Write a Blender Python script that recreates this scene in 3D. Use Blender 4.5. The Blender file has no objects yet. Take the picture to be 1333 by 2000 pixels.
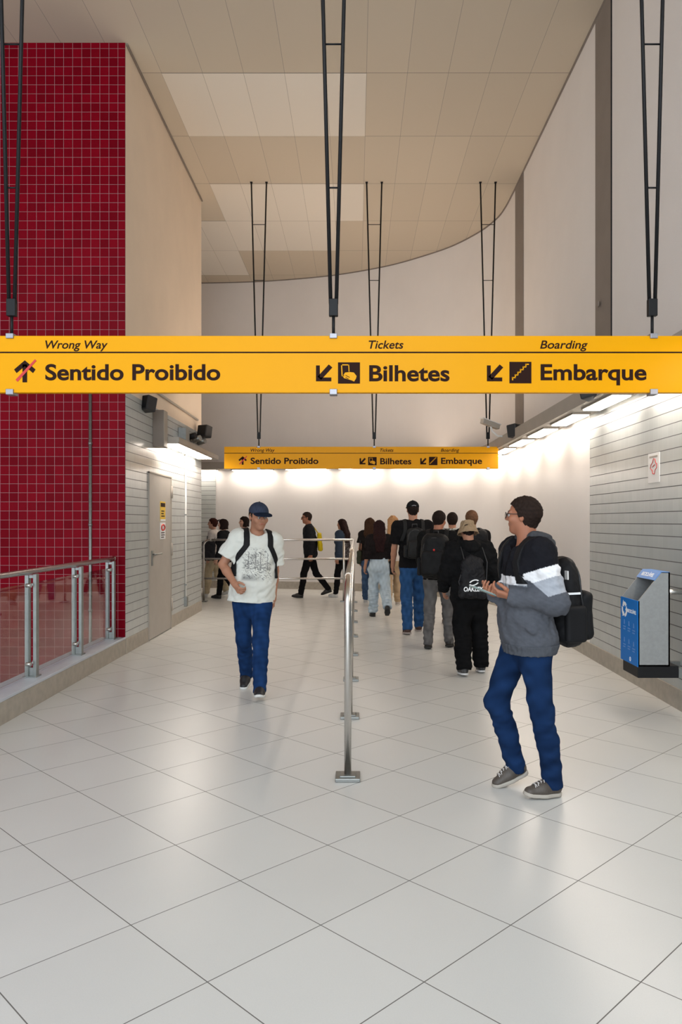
import bpy, bmesh, math, random
import numpy as np
from mathutils import Vector, Matrix
S = bpy.context.scene
COL = S.collection
R_ = math.radians

# ---------------------------------------------------------------- camera, world, light, exposure
FPX, CX, CY, EYE = 1501.0, 696.0, 1019.0, 1.55
cam = bpy.data.cameras.new('camera'); cam.sensor_width = 36; cam.lens = FPX/2000*36
cam.shift_x = -(CX-666.5)/2000; cam.shift_y = (CY-1000)/2000; cam.clip_end = 200
co = bpy.data.objects.new('camera', cam); COL.objects.link(co)
co.location = (0, 0, EYE); co.rotation_euler = (R_(90), 0, 0); S.camera = co
S.view_settings.view_transform = 'Standard'; S.view_settings.look = 'None'
S.view_settings.gamma = 1; S.view_settings.use_curve_mapping = False
S.view_settings.exposure = 0.5
W = bpy.data.worlds.new('daylight'); S.world = W; W.use_nodes = True
W.node_tree.nodes['Background'].inputs[0].default_value = (0.80, 0.90, 1.0, 1)
W.node_tree.nodes['Background'].inputs[1].default_value = 1.8
def area(name, loc, rot, sx, sy, power, col):
    l = bpy.data.lights.new(name, 'AREA'); l.shape = 'RECTANGLE'; l.size = sx; l.size_y = sy; l.energy = power; l.color = col
    o = bpy.data.objects.new(name, l); COL.objects.link(o); o.location = loc; o.rotation_euler = rot
    return o
area('entrance_daylight', (1.0, -6.5, 3.6), (R_(80), 0, 0), 9, 5.5, 330, (0.93, 0.97, 1.0))
LAMP_W = 14.0          # strength of the fluorescent diffusers
LAMP_C = (1.0, 0.885, 0.765)

area('added_fill_far', (-.3, 13.6, 3.0), (R_(180), 0, 0), 4.2, 4.5, 55, (1, .80, .64))  # added unseen lamp in mid-air, brightens the far upper wall and ceiling
ZC = 7.15              # hall ceiling
XR, XL = 2.68, -2.70   # right wall, left wall

def px(x, y, d):
    return Vector(((x-CX)/FPX*d, d, EYE-(y-CY)/FPX*d))

# ---------------------------------------------------------------- materials
def nodes(m):
    nt = m.node_tree; return nt, nt.nodes, nt.links, nt.nodes['Principled BSDF']
def mat(name, col, rough=.6, metal=0, spec=.5, noise=0, nscale=8, bump=0, bscale=60, coat=0):
    m = bpy.data.materials.new(name); m.use_nodes = True
    nt, N, L, b = nodes(m)
    b.inputs['Base Color'].default_value = (*col, 1); b.inputs['Roughness'].default_value = rough
    b.inputs['Metallic'].default_value = metal; b.inputs['Specular IOR Level'].default_value = spec
    if coat: b.inputs['Coat Weight'].default_value = coat
    if noise or bump:
        tc = N.new('ShaderNodeTexCoord')
    if noise:
        n = N.new('ShaderNodeTexNoise'); n.inputs['Scale'].default_value = nscale; n.inputs['Detail'].default_value = 4
        L.new(tc.outputs['Object'], n.inputs['Vector'])
        r = N.new('ShaderNodeMapRange'); r.inputs[1].default_value = .3; r.inputs[2].default_value = .7
        r.inputs[3].default_value = 1-noise; r.inputs[4].default_value = 1+noise
        L.new(n.outputs['Fac'], r.inputs[0])
        x = N.new('ShaderNodeVectorMath'); x.operation = 'SCALE'; x.inputs[0].default_value = col
        L.new(r.outputs[0], x.inputs['Scale']); L.new(x.outputs[0], b.inputs['Base Color'])
    if bump:
        n2 = N.new('ShaderNodeTexNoise'); n2.inputs['Scale'].default_value = bscale; n2.inputs['Detail'].default_value = 3
        L.new(tc.outputs['Object'], n2.inputs['Vector'])
        bp = N.new('ShaderNodeBump'); bp.inputs['Strength'].default_value = bump; bp.inputs['Distance'].default_value = .01
        L.new(n2.outputs['Fac'], bp.inputs['Height']); L.new(bp.outputs[0], b.inputs['Normal'])
    return m
def emis(name, col, st):
    m = bpy.data.materials.new(name); m.use_nodes = True
    nt, N, L, b = nodes(m)
    b.inputs['Base Color'].default_value = (.8, .8, .8, 1)
    b.inputs['Emission Color'].default_value = (*col, 1); b.inputs['Emission Strength'].default_value = st
    return m
def vcol(name, rough=.9, bump=.25, bscale=400, sheen=0, spec=.25, metal=0):
    m = bpy.data.materials.new(name); m.use_nodes = True
    nt, N, L, b = nodes(m)
    a = N.new('ShaderNodeAttribute'); a.attribute_name = 'Col'
    L.new(a.outputs['Color'], b.inputs['Base Color']); b.inputs['Roughness'].default_value = rough
    b.inputs['Specular IOR Level'].default_value = spec
    if bump:
        tc = N.new('ShaderNodeTexCoord')
        n2 = N.new('ShaderNodeTexNoise'); n2.inputs['Scale'].default_value = bscale
        L.new(tc.outputs['Object'], n2.inputs['Vector'])
        bp = N.new('ShaderNodeBump'); bp.inputs['Strength'].default_value = bump; bp.inputs['Distance'].default_value = .002
        L.new(n2.outputs['Fac'], bp.inputs['Height']); L.new(bp.outputs[0], b.inputs['Normal'])
    return m
def math_(N, L, op, a, b=None):
    n = N.new('ShaderNodeMath'); n.operation = op
    for i, v in enumerate((a, b)):
        if v is None: continue
        if isinstance(v, (int, float)): n.inputs[i].default_value = v
        else: L.new(v, n.inputs[i])
    return n.outputs[0]
def line_mask(N, L, src, pitch, width, off=0.0):
    # 1 inside a joint of given width repeated at pitch
    t = math_(N, L, 'DIVIDE', math_(N, L, 'ADD', src, off+1000*pitch), pitch)
    f = math_(N, L, 'FRACT', t)
    d = math_(N, L, 'ABSOLUTE', math_(N, L, 'SUBTRACT', f, .5))
    return math_(N, L, 'GREATER_THAN', d, .5-width/pitch/2), math_(N, L, 'FLOOR', t)
def tile_mat(name, base, jointU, jointV, axisU, axisV, pu, pv, wu, wv, offu=0, offv=0, rough=.25, var=.06, rot=0, bump=.4, grain=0, spec=.5):
    m = bpy.data.materials.new(name); m.use_nodes = True
    nt, N, L, b = nodes(m)
    tc = N.new('ShaderNodeTexCoord'); src = tc.outputs['Object']
    if rot:
        mp = N.new('ShaderNodeMapping'); mp.inputs['Rotation'].default_value = (0, 0, rot); L.new(src, mp.inputs[0]); src = mp.outputs[0]
    sp = N.new('ShaderNodeSeparateXYZ'); L.new(src, sp.inputs[0])
    mu, iu = line_mask(N, L, sp.outputs[axisU], pu, wu, offu)
    mv, iv = line_mask(N, L, sp.outputs[axisV], pv, wv, offv)
    cb = N.new('ShaderNodeCombineXYZ'); L.new(iu, cb.inputs[0]); L.new(iv, cb.inputs[1])
    wn = N.new('ShaderNodeTexWhiteNoise'); L.new(cb.outputs[0], wn.inputs['Vector'])
    v = math_(N, L, 'ADD', math_(N, L, 'MULTIPLY', wn.outputs['Value'], 2*var), 1-var)
    if grain:
        n = N.new('ShaderNodeTexNoise'); n.inputs['Scale'].default_value = 220; n.inputs['Detail'].default_value = 2; L.new(tc.outputs['Object'], n.inputs['Vector'])
        n3 = N.new('ShaderNodeTexNoise'); n3.inputs['Scale'].default_value = 1.3; n3.inputs['Detail'].default_value = 4; L.new(tc.outputs['Object'], n3.inputs['Vector'])
        v = math_(N, L, 'MULTIPLY', v, math_(N, L, 'ADD', math_(N, L, 'MULTIPLY', n.outputs['Fac'], grain), 1-grain/2))
        v = math_(N, L, 'MULTIPLY', v, math_(N, L, 'ADD', math_(N, L, 'MULTIPLY', n3.outputs['Fac'], grain), 1-grain/2))
    sc = N.new('ShaderNodeVectorMath'); sc.operation = 'SCALE'; sc.inputs[0].default_value = base; L.new(v, sc.inputs['Scale'])
    m1 = N.new('ShaderNodeMix'); m1.data_type = 'RGBA'; L.new(mu, m1.inputs[0]); L.new(sc.outputs[0], m1.inputs[6]); m1.inputs[7].default_value = (*jointU, 1)
    m2 = N.new('ShaderNodeMix'); m2.data_type = 'RGBA'; L.new(mv, m2.inputs[0]); L.new(m1.outputs[2], m2.inputs[6]); m2.inputs[7].default_value = (*jointV, 1)
    L.new(m2.outputs[2], b.inputs['Base Color'])
    j = math_(N, L, 'MAXIMUM', mu, mv)
    rr = math_(N, L, 'ADD', math_(N, L, 'MULTIPLY', j, .8-rough), rough)
    L.new(rr, b.inputs['Roughness']); b.inputs['Specular IOR Level'].default_value = spec
    if bump:
        bp = N.new('ShaderNodeBump'); bp.inputs['Strength'].default_value = bump; bp.inputs['Distance'].default_value = .002; bp.invert = True
        L.new(j, bp.inputs['Height']); L.new(bp.outputs[0], b.inputs['Normal'])
    return m
M = {}
D_TILE = .4713*EYE                       # diagonal of a floor tile
s_t = D_TILE/math.sqrt(2)
# one floor corner measured on the photo: (441.3,1806.8)
c0 = px(441.3, 1806.8, FPX*EYE/(1806.8-CY))
ru = (c0.x*math.cos(R_(45))-c0.y*math.sin(R_(45))); rv = (c0.x*math.sin(R_(45))+c0.y*math.cos(R_(45)))
M['floor'] = tile_mat('floor_tile', (.60, .595, .57), (.13, .12, .11), (.13, .12, .11), 0, 1, s_t, s_t, .0042, .0042, s_t/2-ru+s_t*0, s_t/2-rv, rough=.31, var=.02, rot=R_(45), bump=.2, grain=.10)
M['red'] = tile_mat('red_tile', (.185, .002, .009), (.34, .20, .21), (.34, .20, .21), 0, 2, .106, .106, .004, .004, .03, .02, rough=.3, var=.16, bump=.3, spec=.04)
M['grey_tile'] = tile_mat('grey_tile', (.47, .495, .485), (.42, .44, .43), (.10, .10, .10), 1, 2, .106, .106, .003, .0075, .0, .059, rough=.22, var=.03, bump=.35)
M['grey_tile_far'] = tile_mat('grey_tile_far', (.47, .495, .485), (.42, .44, .43), (.10, .10, .10), 0, 2, .106, .106, .003, .0075, .0, .059, rough=.22, var=.03, bump=.35)
M['plaster'] = mat('plaster', (.79, .74, .70), .75, noise=.02, nscale=1.5, bump=.15, bscale=90)
M['plaster_warm'] = mat('plaster_warm', (.78, .65, .51), .75, noise=.03, nscale=2, bump=.15, bscale=90)
M['smooth_panel'] = mat('smooth_panel', (.74, .71, .69), .38, noise=.02, nscale=1.2)
M['ceiling'] = tile_mat('ceiling_panel', (.58, .50, .39), (.33, .29, .24), (.24, .21, .17), 0, 1, .512, 1.57, .006, .010, 2.43, -9.59, rough=.7, var=.03, bump=.2)
M['ceiling_new'] = tile_mat('ceiling_panel_new', (.76, .70, .61), (.40, .36, .30), (.30, .26, .22), 0, 1, .512, 1.57, .005, .008, 2.43, -9.59, rough=.28, var=.02, bump=.2)
M['brown'] = mat('brown_render', (.235, .195, .165), .8, noise=.06, nscale=3, bump=.2)
M['stone'] = mat('stone_skirting', (.40, .36, .30), .55, noise=.10, nscale=14, bump=.1, bscale=120)
M['curb_top'] = mat('curb_top_metal', (.52, .56, .62), .4, noise=.05, nscale=5)
M['soffit'] = mat('soffit_paint', (.40, .36, .31), .6, noise=.05, nscale=4)
M['steel'] = mat('brushed_steel', (.62, .60, .57), .24, metal=1, noise=.04, nscale=30)
M['steel_dull'] = mat('dull_steel', (.27, .28, .27), .38, metal=.8, noise=.08, nscale=20)
M['black'] = mat('black_paint', (.008, .008, .009), .5, spec=.25)
M['black_plastic'] = mat('black_plastic', (.018, .018, .020), .5)
M['rubber'] = mat('black_rubber', (.02, .02, .02), .8)
M['door'] = mat('door_paint', (.42, .39, .35), .5, noise=.04, nscale=5)
M['white_paint'] = mat('white_paint', (.74, .73, .70), .5)
M['yellow'] = mat('sign_yellow', (.76, .335, .0), .32, spec=.10)
M['ink'] = mat('sign_ink', (.022, .007, .004), .6, spec=.1)
M['red_ink'] = mat('sign_red', (.55, .02, .015), .5)
M['clamp'] = mat('clamp_metal', (.30, .30, .33), .4, metal=.7)
M['diffuser'] = emis('fluorescent_diffuser', LAMP_C, LAMP_W)
M['bin_blue'] = mat('bin_blue', (.002, .165, .56), .45, spec=.2)
M['bin_blue_pale'] = mat('bin_blue_pale', (.10, .26, .62), .4)
M['bin_grey'] = mat('bin_grey_steel', (.30, .31, .31), .5, metal=.4, noise=.06, nscale=40)
M['dark'] = mat('dark_inside', (.02, .02, .02), .8)
M['white'] = mat('print_white', (.82, .84, .86), .6)
M['paper'] = mat('paper', (.74, .73, .71), .7)
M['paper_yellow'] = mat('paper_yellow', (.80, .52, .03), .6)
g = bpy.data.materials.new('clear_glass'); g.use_nodes = True
nt, N, L, b = nodes(g); N.remove(b)
gl = N.new('ShaderNodeBsdfGlossy'); gl.inputs['Roughness'].default_value = .015
tr = N.new('ShaderNodeBsdfTransparent'); tr.inputs['Color'].default_value = (.93, .95, .94, 1)
fr = N.new('ShaderNodeFresnel'); ge = N.new('ShaderNodeNewGeometry'); L.new(math_(N, L, 'SUBTRACT', 1.5, math_(N, L, 'MULTIPLY', ge.outputs['Backfacing'], 1.5-1/1.5)), fr.inputs['IOR'])
mx = N.new('ShaderNodeMixShader'); L.new(fr.outputs[0], mx.inputs[0]); L.new(tr.outputs[0], mx.inputs[1]); L.new(gl.outputs[0], mx.inputs[2])
L.new(mx.outputs[0], N['Material Output'].inputs[0]); M['glass'] = g
M['lens'] = g

# ---------------------------------------------------------------- mesh helpers
def link(name, me, m, parent=None, loc=None, smooth=False):
    o = bpy.data.objects.new(name, me); COL.objects.link(o)
    if m is not None: me.materials.append(m)
    if parent is not None: o.parent = parent
    if loc is not None: o.location = loc
    if smooth: me.polygons.foreach_set('use_smooth', np.ones(len(me.polygons), dtype=bool))
    return o
def tag(o, label=None, cat=None, group=None, kind=None):
    if label: o['label'] = label
    if cat: o['category'] = cat
    if group: o['group'] = group
    if kind: o['kind'] = kind
    return o
def empty(name, loc=(0, 0, 0), label=None, cat=None, group=None):
    o = bpy.data.objects.new(name, None); COL.objects.link(o); o.location = loc; o.empty_display_size = .1
    return tag(o, label, cat, group)
class MB:
    def __init__(s): s.bm = bmesh.new()
    def box(s, lo, hi, bev=0, rot=None, seg=2):
        lo, hi = Vector(lo), Vector(hi)
        r = bmesh.ops.create_cube(s.bm, size=1)
        mt = Matrix.Translation((lo+hi)/2)
        if rot is not None: mt = mt @ rot
        mt = mt @ Matrix.Diagonal((*(hi-lo), 1))
        bmesh.ops.transform(s.bm, matrix=mt, verts=r['verts'])
        if bev:
            es = list({e for v in r['verts'] for e in v.link_edges})
            bmesh.ops.bevel(s.bm, geom=es, offset=bev, segments=seg, affect='EDGES', profile=.5)
        return s
    def tube(s, pts, r, n=12, cap=True):
        pts = [Vector(p) for p in pts]; rings = []
        rad = r if isinstance(r, (list, tuple)) else [r]*len(pts)
        up = None
        for i, p in enumerate(pts):
            a = pts[max(i-1, 0)]; b = pts[min(i+1, len(pts)-1)]; t = (b-a).normalized()
            if up is None:
                up = Vector((0, 0, 1)) if abs(t.z) < .9 else Vector((1, 0, 0))
            u = (up - t*up.dot(t)).normalized(); up = u; v = t.cross(u)
            rings.append([s.bm.verts.new(p+(u*math.cos(2*math.pi*k/n)+v*math.sin(2*math.pi*k/n))*rad[i]) for k in range(n)])
        for a, b in zip(rings, rings[1:]):
            for k in range(n):
                f = s.bm.faces.new((a[k], a[(k+1) % n], b[(k+1) % n], b[k])); f.smooth = True
        if cap:
            s.bm.faces.new(list(reversed(rings[0]))); s.bm.faces.new(rings[-1])
        return s
    def prism(s, poly, o, u, v, w):
        # polygon (list of 2D points) in plane o + a*u + b*v, thickened along w
        o, u, v, w = map(Vector, (o, u, v, w))
        A = [s.bm.verts.new(o+u*a+v*b) for a, b in poly]; B = [s.bm.verts.new(o+u*a+v*b+w) for a, b in poly]
        n = len(poly)
        s.bm.faces.new(A); s.bm.faces.new(list(reversed(B)))
        for k in range(n): s.bm.faces.new((A[(k+1) % n], A[k], B[k], B[(k+1) % n]))
        return s
    def sweep(s, path, prof, closed=True):
        # path: list of (x,y); prof: list of (offset to the right-hand normal, z)
        rings = []
        P = [Vector((p[0], p[1])) for p in path]
        for i, p in enumerate(P):
            a = P[max(i-1, 0)]; b = P[min(i+1, len(P)-1)]; t = (b-a).normalized(); nrm = Vector((-t.y, t.x))
            rings.append([s.bm.verts.new((p.x+nrm.x*q, p.y+nrm.y*q, z)) for q, z in prof])
        n = len(prof)
        for a, b in zip(rings, rings[1:]):
            for k in range(n if closed else n-1):
                s.bm.faces.new((a[k], a[(k+1) % n], b[(k+1) % n], b[k]))
        if closed:
            s.bm.faces.new(rings[0]); s.bm.faces.new(list(reversed(rings[-1])))
        return s
    def ball(s, c, r, sc=(1, 1, 1), n=16):
        q = bmesh.ops.create_uvsphere(s.bm, u_segments=n, v_segments=n//2+2, radius=r, matrix=Matrix.Translation(c) @ Matrix.Diagonal((*sc, 1)))
        for v in q['verts']:
            for f in v.link_faces: f.smooth = True
        return s
    def build(s, name, m, parent=None, loc=None):
        bmesh.ops.recalc_face_normals(s.bm, faces=s.bm.faces)
        me = bpy.data.meshes.new(name); s.bm.to_mesh(me); s.bm.free()
        return link(name, me, m, parent, loc)
def text_mesh(body, bold=0, shear=0, depth=.0):
    c = bpy.data.curves.new('t', 'FONT'); c.body = body; c.offset = bold; c.shear = shear; c.resolution_u = 6; c.extrude = depth
    o = bpy.data.objects.new('t', c); COL.objects.link(o)
    dg = bpy.context.evaluated_depsgraph_get(); me = bpy.data.meshes.new_from_object(o.evaluated_get(dg))
    bpy.data.objects.remove(o); bpy.data.curves.remove(c)
    return me
def lettering(name, body, u, v, w, o, x0, x1, base, cap, m, parent, bold=.02, shear=0, thick=.0015):
    # text fitted to x0..x1 along u, base line at `base` and capital height cap along v
    me = text_mesh(body, bold, shear, .5)
    n = len(me.vertices); a = np.empty(n*3); me.vertices.foreach_get('co', a); a = a.reshape(-1, 3)
    lo, hi = a[:, 0].min(), a[:, 0].max()
    capn = .73
    U, V, Wv, O = (np.array(Vector(q)) for q in (u, v, w, o))
    X = x0+(a[:, 0]-lo)/(hi-lo)*(x1-x0); Y = base+a[:, 1]/capn*cap; Z = (a[:, 2]+.5)*thick
    a = O+X[:, None]*U+Y[:, None]*V+Z[:, None]*Wv
    me.vertices.foreach_set('co', a.ravel()); me.update()
    return link(name, me, m, parent)
def struct(o): o['kind'] = 'structure'; return o

# ---------------------------------------------------------------- the hall
def smooth_path(P, n=6):
    out = []
    for i in range(len(P)-1):
        p0, p1, p2, p3 = (np.array(P[min(max(j, 0), len(P)-1)], float) for j in (i-1, i, i+1, i+2))
        for k in range(n):
            t = k/n
            out.append(tuple(.5*((2*p1)+(-p0+p2)*t+(2*p0-5*p1+4*p2-p3)*t*t+(-p0+3*p1-3*p2+p3)*t**3)))
    out.append(tuple(P[-1])); return out
ARC = smooth_path([(XR, 12.4), (XR, 13.1), (2.665, 13.7), (2.6, 14.2), (2.38, 14.85), (1.95, 15.6), (1.4, 16.2), (.70, 16.8), (-.35, 17.38), (-1.4, 17.72), (-2.4, 17.92), (-3.7, 18.02), (-4.6, 18.03)])
WALLPATH = [(XR, y) for y in np.arange(-7, 12.4, .5)]+ARC+[(-9.0, 18.03)]

fl = MB(); fl.box((XL-.02, -7, -.2), (4.2, 9.0, 0)); fl.box((-9.5, 9.0, -.2), (4.2, 19, 0)); struct(fl.build('floor', M['floor']))
struct(MB().box((-9.5, 0.5, ZC), (4.2, 19, ZC+.2)).build('ceiling', M['ceiling']))
cn = MB()
for x0, x1, y0, y1 in ((-2.43, .13, 9.59, 11.16), (-2.43, .13, 12.73, 14.30), (-4.99, -.382, 14.30, 15.87), (-4.99, -2.43, 15.87, 17.44)):
    cn.box((x0, y0, ZC-.004), (x1, y1, ZC+.05))
struct(cn.build('trim_1', M['ceiling_new']))
struct(MB().sweep(WALLPATH, [(0, 0), (0, ZC), (-.2, ZC), (-.2, 0)]).build('wall_right', M['plaster']))
PANEL = [(XR, y) for y in np.arange(8.77, 12.4, .4)]+ARC[:-6]
i_end = min(range(len(PANEL)), key=lambda i: abs(PANEL[i][0]+3.38)+(0 if PANEL[i][1] > 16 else 9))
struct(MB().sweep(PANEL[:i_end+1], [(-.01, .17), (-.01, 2.76), (.012, 2.76), (.012, .17)]).build('wall_far', M['smooth_panel']))
struct(MB().box((XR-.012, -7, .17), (XR+.01, 8.768, 2.76)).build('wall_right_tile', M['grey_tile']))
struct(MB().box((-7, 17.97, .17), (PANEL[i_end][0], 18.2, 2.76)).build('wall_far_tile', M['grey_tile_far']))
struct(MB().sweep(WALLPATH, [(-.01, 0), (-.01, .17), (.025, .17), (.025, 0)]).build('baseboard_right', M['stone']))
# left wall with its tiled lower part
struct(MB().box((XL-.35, 9.0, 3.08), (XL, 13.4, ZC)).build('wall_left', M['plaster_warm']))
struct(MB().box((XL-.35, 9.0, .17), (XL, 9.965, 3.08)).box((XL-.35, 11.17, .17), (XL, 13.4, 3.08)).box((XL-.35, 9.965, 2.2), (XL, 11.17, 3.08)).build('wall_left_tile', M['grey_tile']))
struct(MB().box((XL-.35, 9.0, 0), (XL+.006, 9.965, .18)).box((XL-.35, 11.17, 0), (XL+.006, 13.406, .18)).build('baseboard_left', M['stone']))
struct(MB().box((-9.5, 8.985, -3.4), (XL-.003, 9.3, ZC)).build('wall_red', M['red']))
struct(MB().box((-9.7, -7, -3.4), (-9.5, 18, ZC)).build('wall_outer', M['plaster']))
struct(MB().box((-9.5, -7, -3.5), (XL-.3, 9.0, -3.3)).build('floor_lower', M['floor']))
struct(MB().box((XL-.28, -7, -3.4), (XL, 9.0, .175)).build('trim_3', M['stone']))
cu = MB().box((XL-.28, -7, .175), (XL, 9.0, .20), .004); cu.box((XL-.165, -7, .195), (XL-.155, 9.0, .203))
struct(cu.build('trim_4', M['curb_top']))
# brown vertical strips of the right wall
for i, (y0, y1) in enumerate(((8.05, 8.58), (12.27, 12.9))):
    t = MB().box((XR-.008, y0, 2.9), (XR+.05, y1, ZC)); struct(t.build('trim_%d' % (5+i), M['brown']))
struct(MB().box((XR-.012, 8.04, 2.9), (XR+.05, 8.05, ZC)).build('trim_7', M['black']))
a_ = MB().ball((XR-.032, 8.40, 3.93), .035, (.3, 1, 1)); tag(a_.build('wall_outlet', M['brown']), 'small round brown outlet on the nearer brown wall strip', 'outlet')
# soffit carrying the lights
struct(MB().sweep(WALLPATH, [(0, 2.76), (0, 2.92), (.355, 2.92), (.355, 2.76)]).build('trim_8', M['soffit']))
struct(MB().box((XL-.02, 10.41, 2.63), (XL+.30, 13.4, 2.70)).build('trim_9', M['soffit']))
cj = MB().sweep([(XL+.005, 9.0), (XL+.005, 13.4)], [(0, ZC-.02), (0, ZC), (-.02, ZC), (-.02, ZC-.02)])
struct(cj.build('trim_10', M['brown']))
struct(MB().sweep(WALLPATH, [(-.01, ZC-.018), (-.01, ZC), (.02, ZC), (.02, ZC-.018)]).build('trim_11', M['brown']))

# door in the left wall
dr = struct(MB().box((XL-.05, 9.985, .01), (XL+.012, 11.15, 2.185), .004).build('door_1', M['door']))
MB().box((XL-.06, 9.965, 0), (XL+.02, 9.985, 2.2)).box((XL-.06, 11.15, 0), (XL+.02, 11.17, 2.2)).box((XL-.06, 9.965, 2.185), (XL+.02, 11.17, 2.205)).build('door_frame', M['soffit'], dr)
h = MB().box((XL+.012, 10.08, .97), (XL+.022, 10.15, 1.17), .003); h.tube([(XL+.02, 10.115, 1.12), (XL+.065, 10.115, 1.12), (XL+.07, 10.13, 1.12), (XL+.07, 10.40, 1.12)], .011)
h.build('door_handle', M['steel_dull'], dr)
for z in (.35, 1.15, 1.98):
    MB().tube([(XL+.02, 11.155, z-.09), (XL+.02, 11.155, z+.09)], .02).build('hinge', M['soffit'], dr)
n1 = MB().box((XL+.012, 10.53, 1.56), (XL+.016, 10.81, 1.83)).build('warning_notice', M['paper_yellow'], dr)
n1['label'] = 'yellow and white warning notice'
MB().box((XL+.0165, 10.55, 1.755), (XL+.018, 10.79, 1.81)).build('header', M['ink'], n1)
b_ = MB(); b_.box((XL+.0165, 10.53, 1.56), (XL+.0175, 10.81, 1.585)); b_.build('white_band', M['white'], n1)
b_ = MB()
for k in range(3): b_.box((XL+.0165, 10.58, 1.62+k*.035), (XL+.0175, 10.58+(.18, .13, .16)[k], 1.635+k*.035))
b_.build('lettering', M['ink'], n1)
n2 = MB().box((XL+.012, 10.53, 1.31), (XL+.016, 10.81, 1.54)).build('prohibition_notice', M['white'], dr)
n2['label'] = 'white notice with a red oval'
ring = MB(); ring.tube([(XL+.017, 10.67+.09*math.cos(t), 1.47+.038*math.sin(t)) for t in np.linspace(0, 2*math.pi, 25)], .012, 8); ring.build('red_oval', M['red_ink'], n2)
b_ = MB()
for k in range(3): b_.box((XL+.0165, 10.57, 1.33+k*.03), (XL+.0175, 10.57+(.16, .2, .19)[k], 1.342+k*.03))
b_.build('lettering', M['ink'], n2)

# ---------------------------------------------------------------- fluorescent lights
def along(path, start, step, count):
    P = [Vector((p[0], p[1], 0)) for p in path]; out = []; acc = 0; want = start
    for a, b in zip(P, P[1:]):
        l = (b-a).length
        while want <= acc+l and len(out) < count:
            t = (b-a).normalized(); out.append((a+t*(want-acc), math.atan2(t.y, t.x))); want += step
        acc += l
    return out
ORD = ['nearest', 'second', 'third', 'fourth', 'fifth', 'sixth', 'seventh', 'eighth', 'ninth', 'tenth', 'eleventh', 'twelfth', 'thirteenth', 'fourteenth', 'fifteenth', 'sixteenth', 'seventeenth']
def fixture(p, ang, z, off, length, width, label, group):
    e = empty('fluorescent_light', (p.x, p.y, z), label, 'light', group); e.rotation_euler = (0, 0, ang)
    MB().box((-length/2-.03, off-width/2-.012, -.02), (length/2+.03, off+width/2+.012, 0)).build('housing', M['soffit'], e)
    MB().box((-length/2, off-width/2, -.032), (length/2, off+width/2, -.0195), .004, seg=1).build('diffuser', M['diffuser'], e)
st = 7+1.9+.55
for k, (p, a) in enumerate(along(WALLPATH, st, 1.31, 16)):
    if p.y < 3.5 and p.x > 2: continue
    if p.x < -5.2: continue
    if p.x > 2.6: lab = '%s fluorescent light from the camera under the right wall soffit' % ORD[int((p.y-3.5)/1.31)]
    else:
        far_k = sum(1 for q, _ in along(WALLPATH, st, 1.31, k+1) if q.x <= 2.6)
        lab = 'fluorescent light over the curved far wall, %s along it from the right' % ('first' if far_k == 1 else ORD[far_k-1])
    fixture(p, a, 2.76, 0.18, .92, .18, lab, 'fluorescent lights under the soffit')
for k, y in enumerate((11.03, 12.28)):
    fixture(Vector((XL, y, 0)), R_(90), 2.63, -.165, 1.17, .23, ('fluorescent light above the grey door, nearer of two on the left wall', 'fluorescent light at the far end of the left wall')[k], 'fluorescent lights on the left wall')

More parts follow.
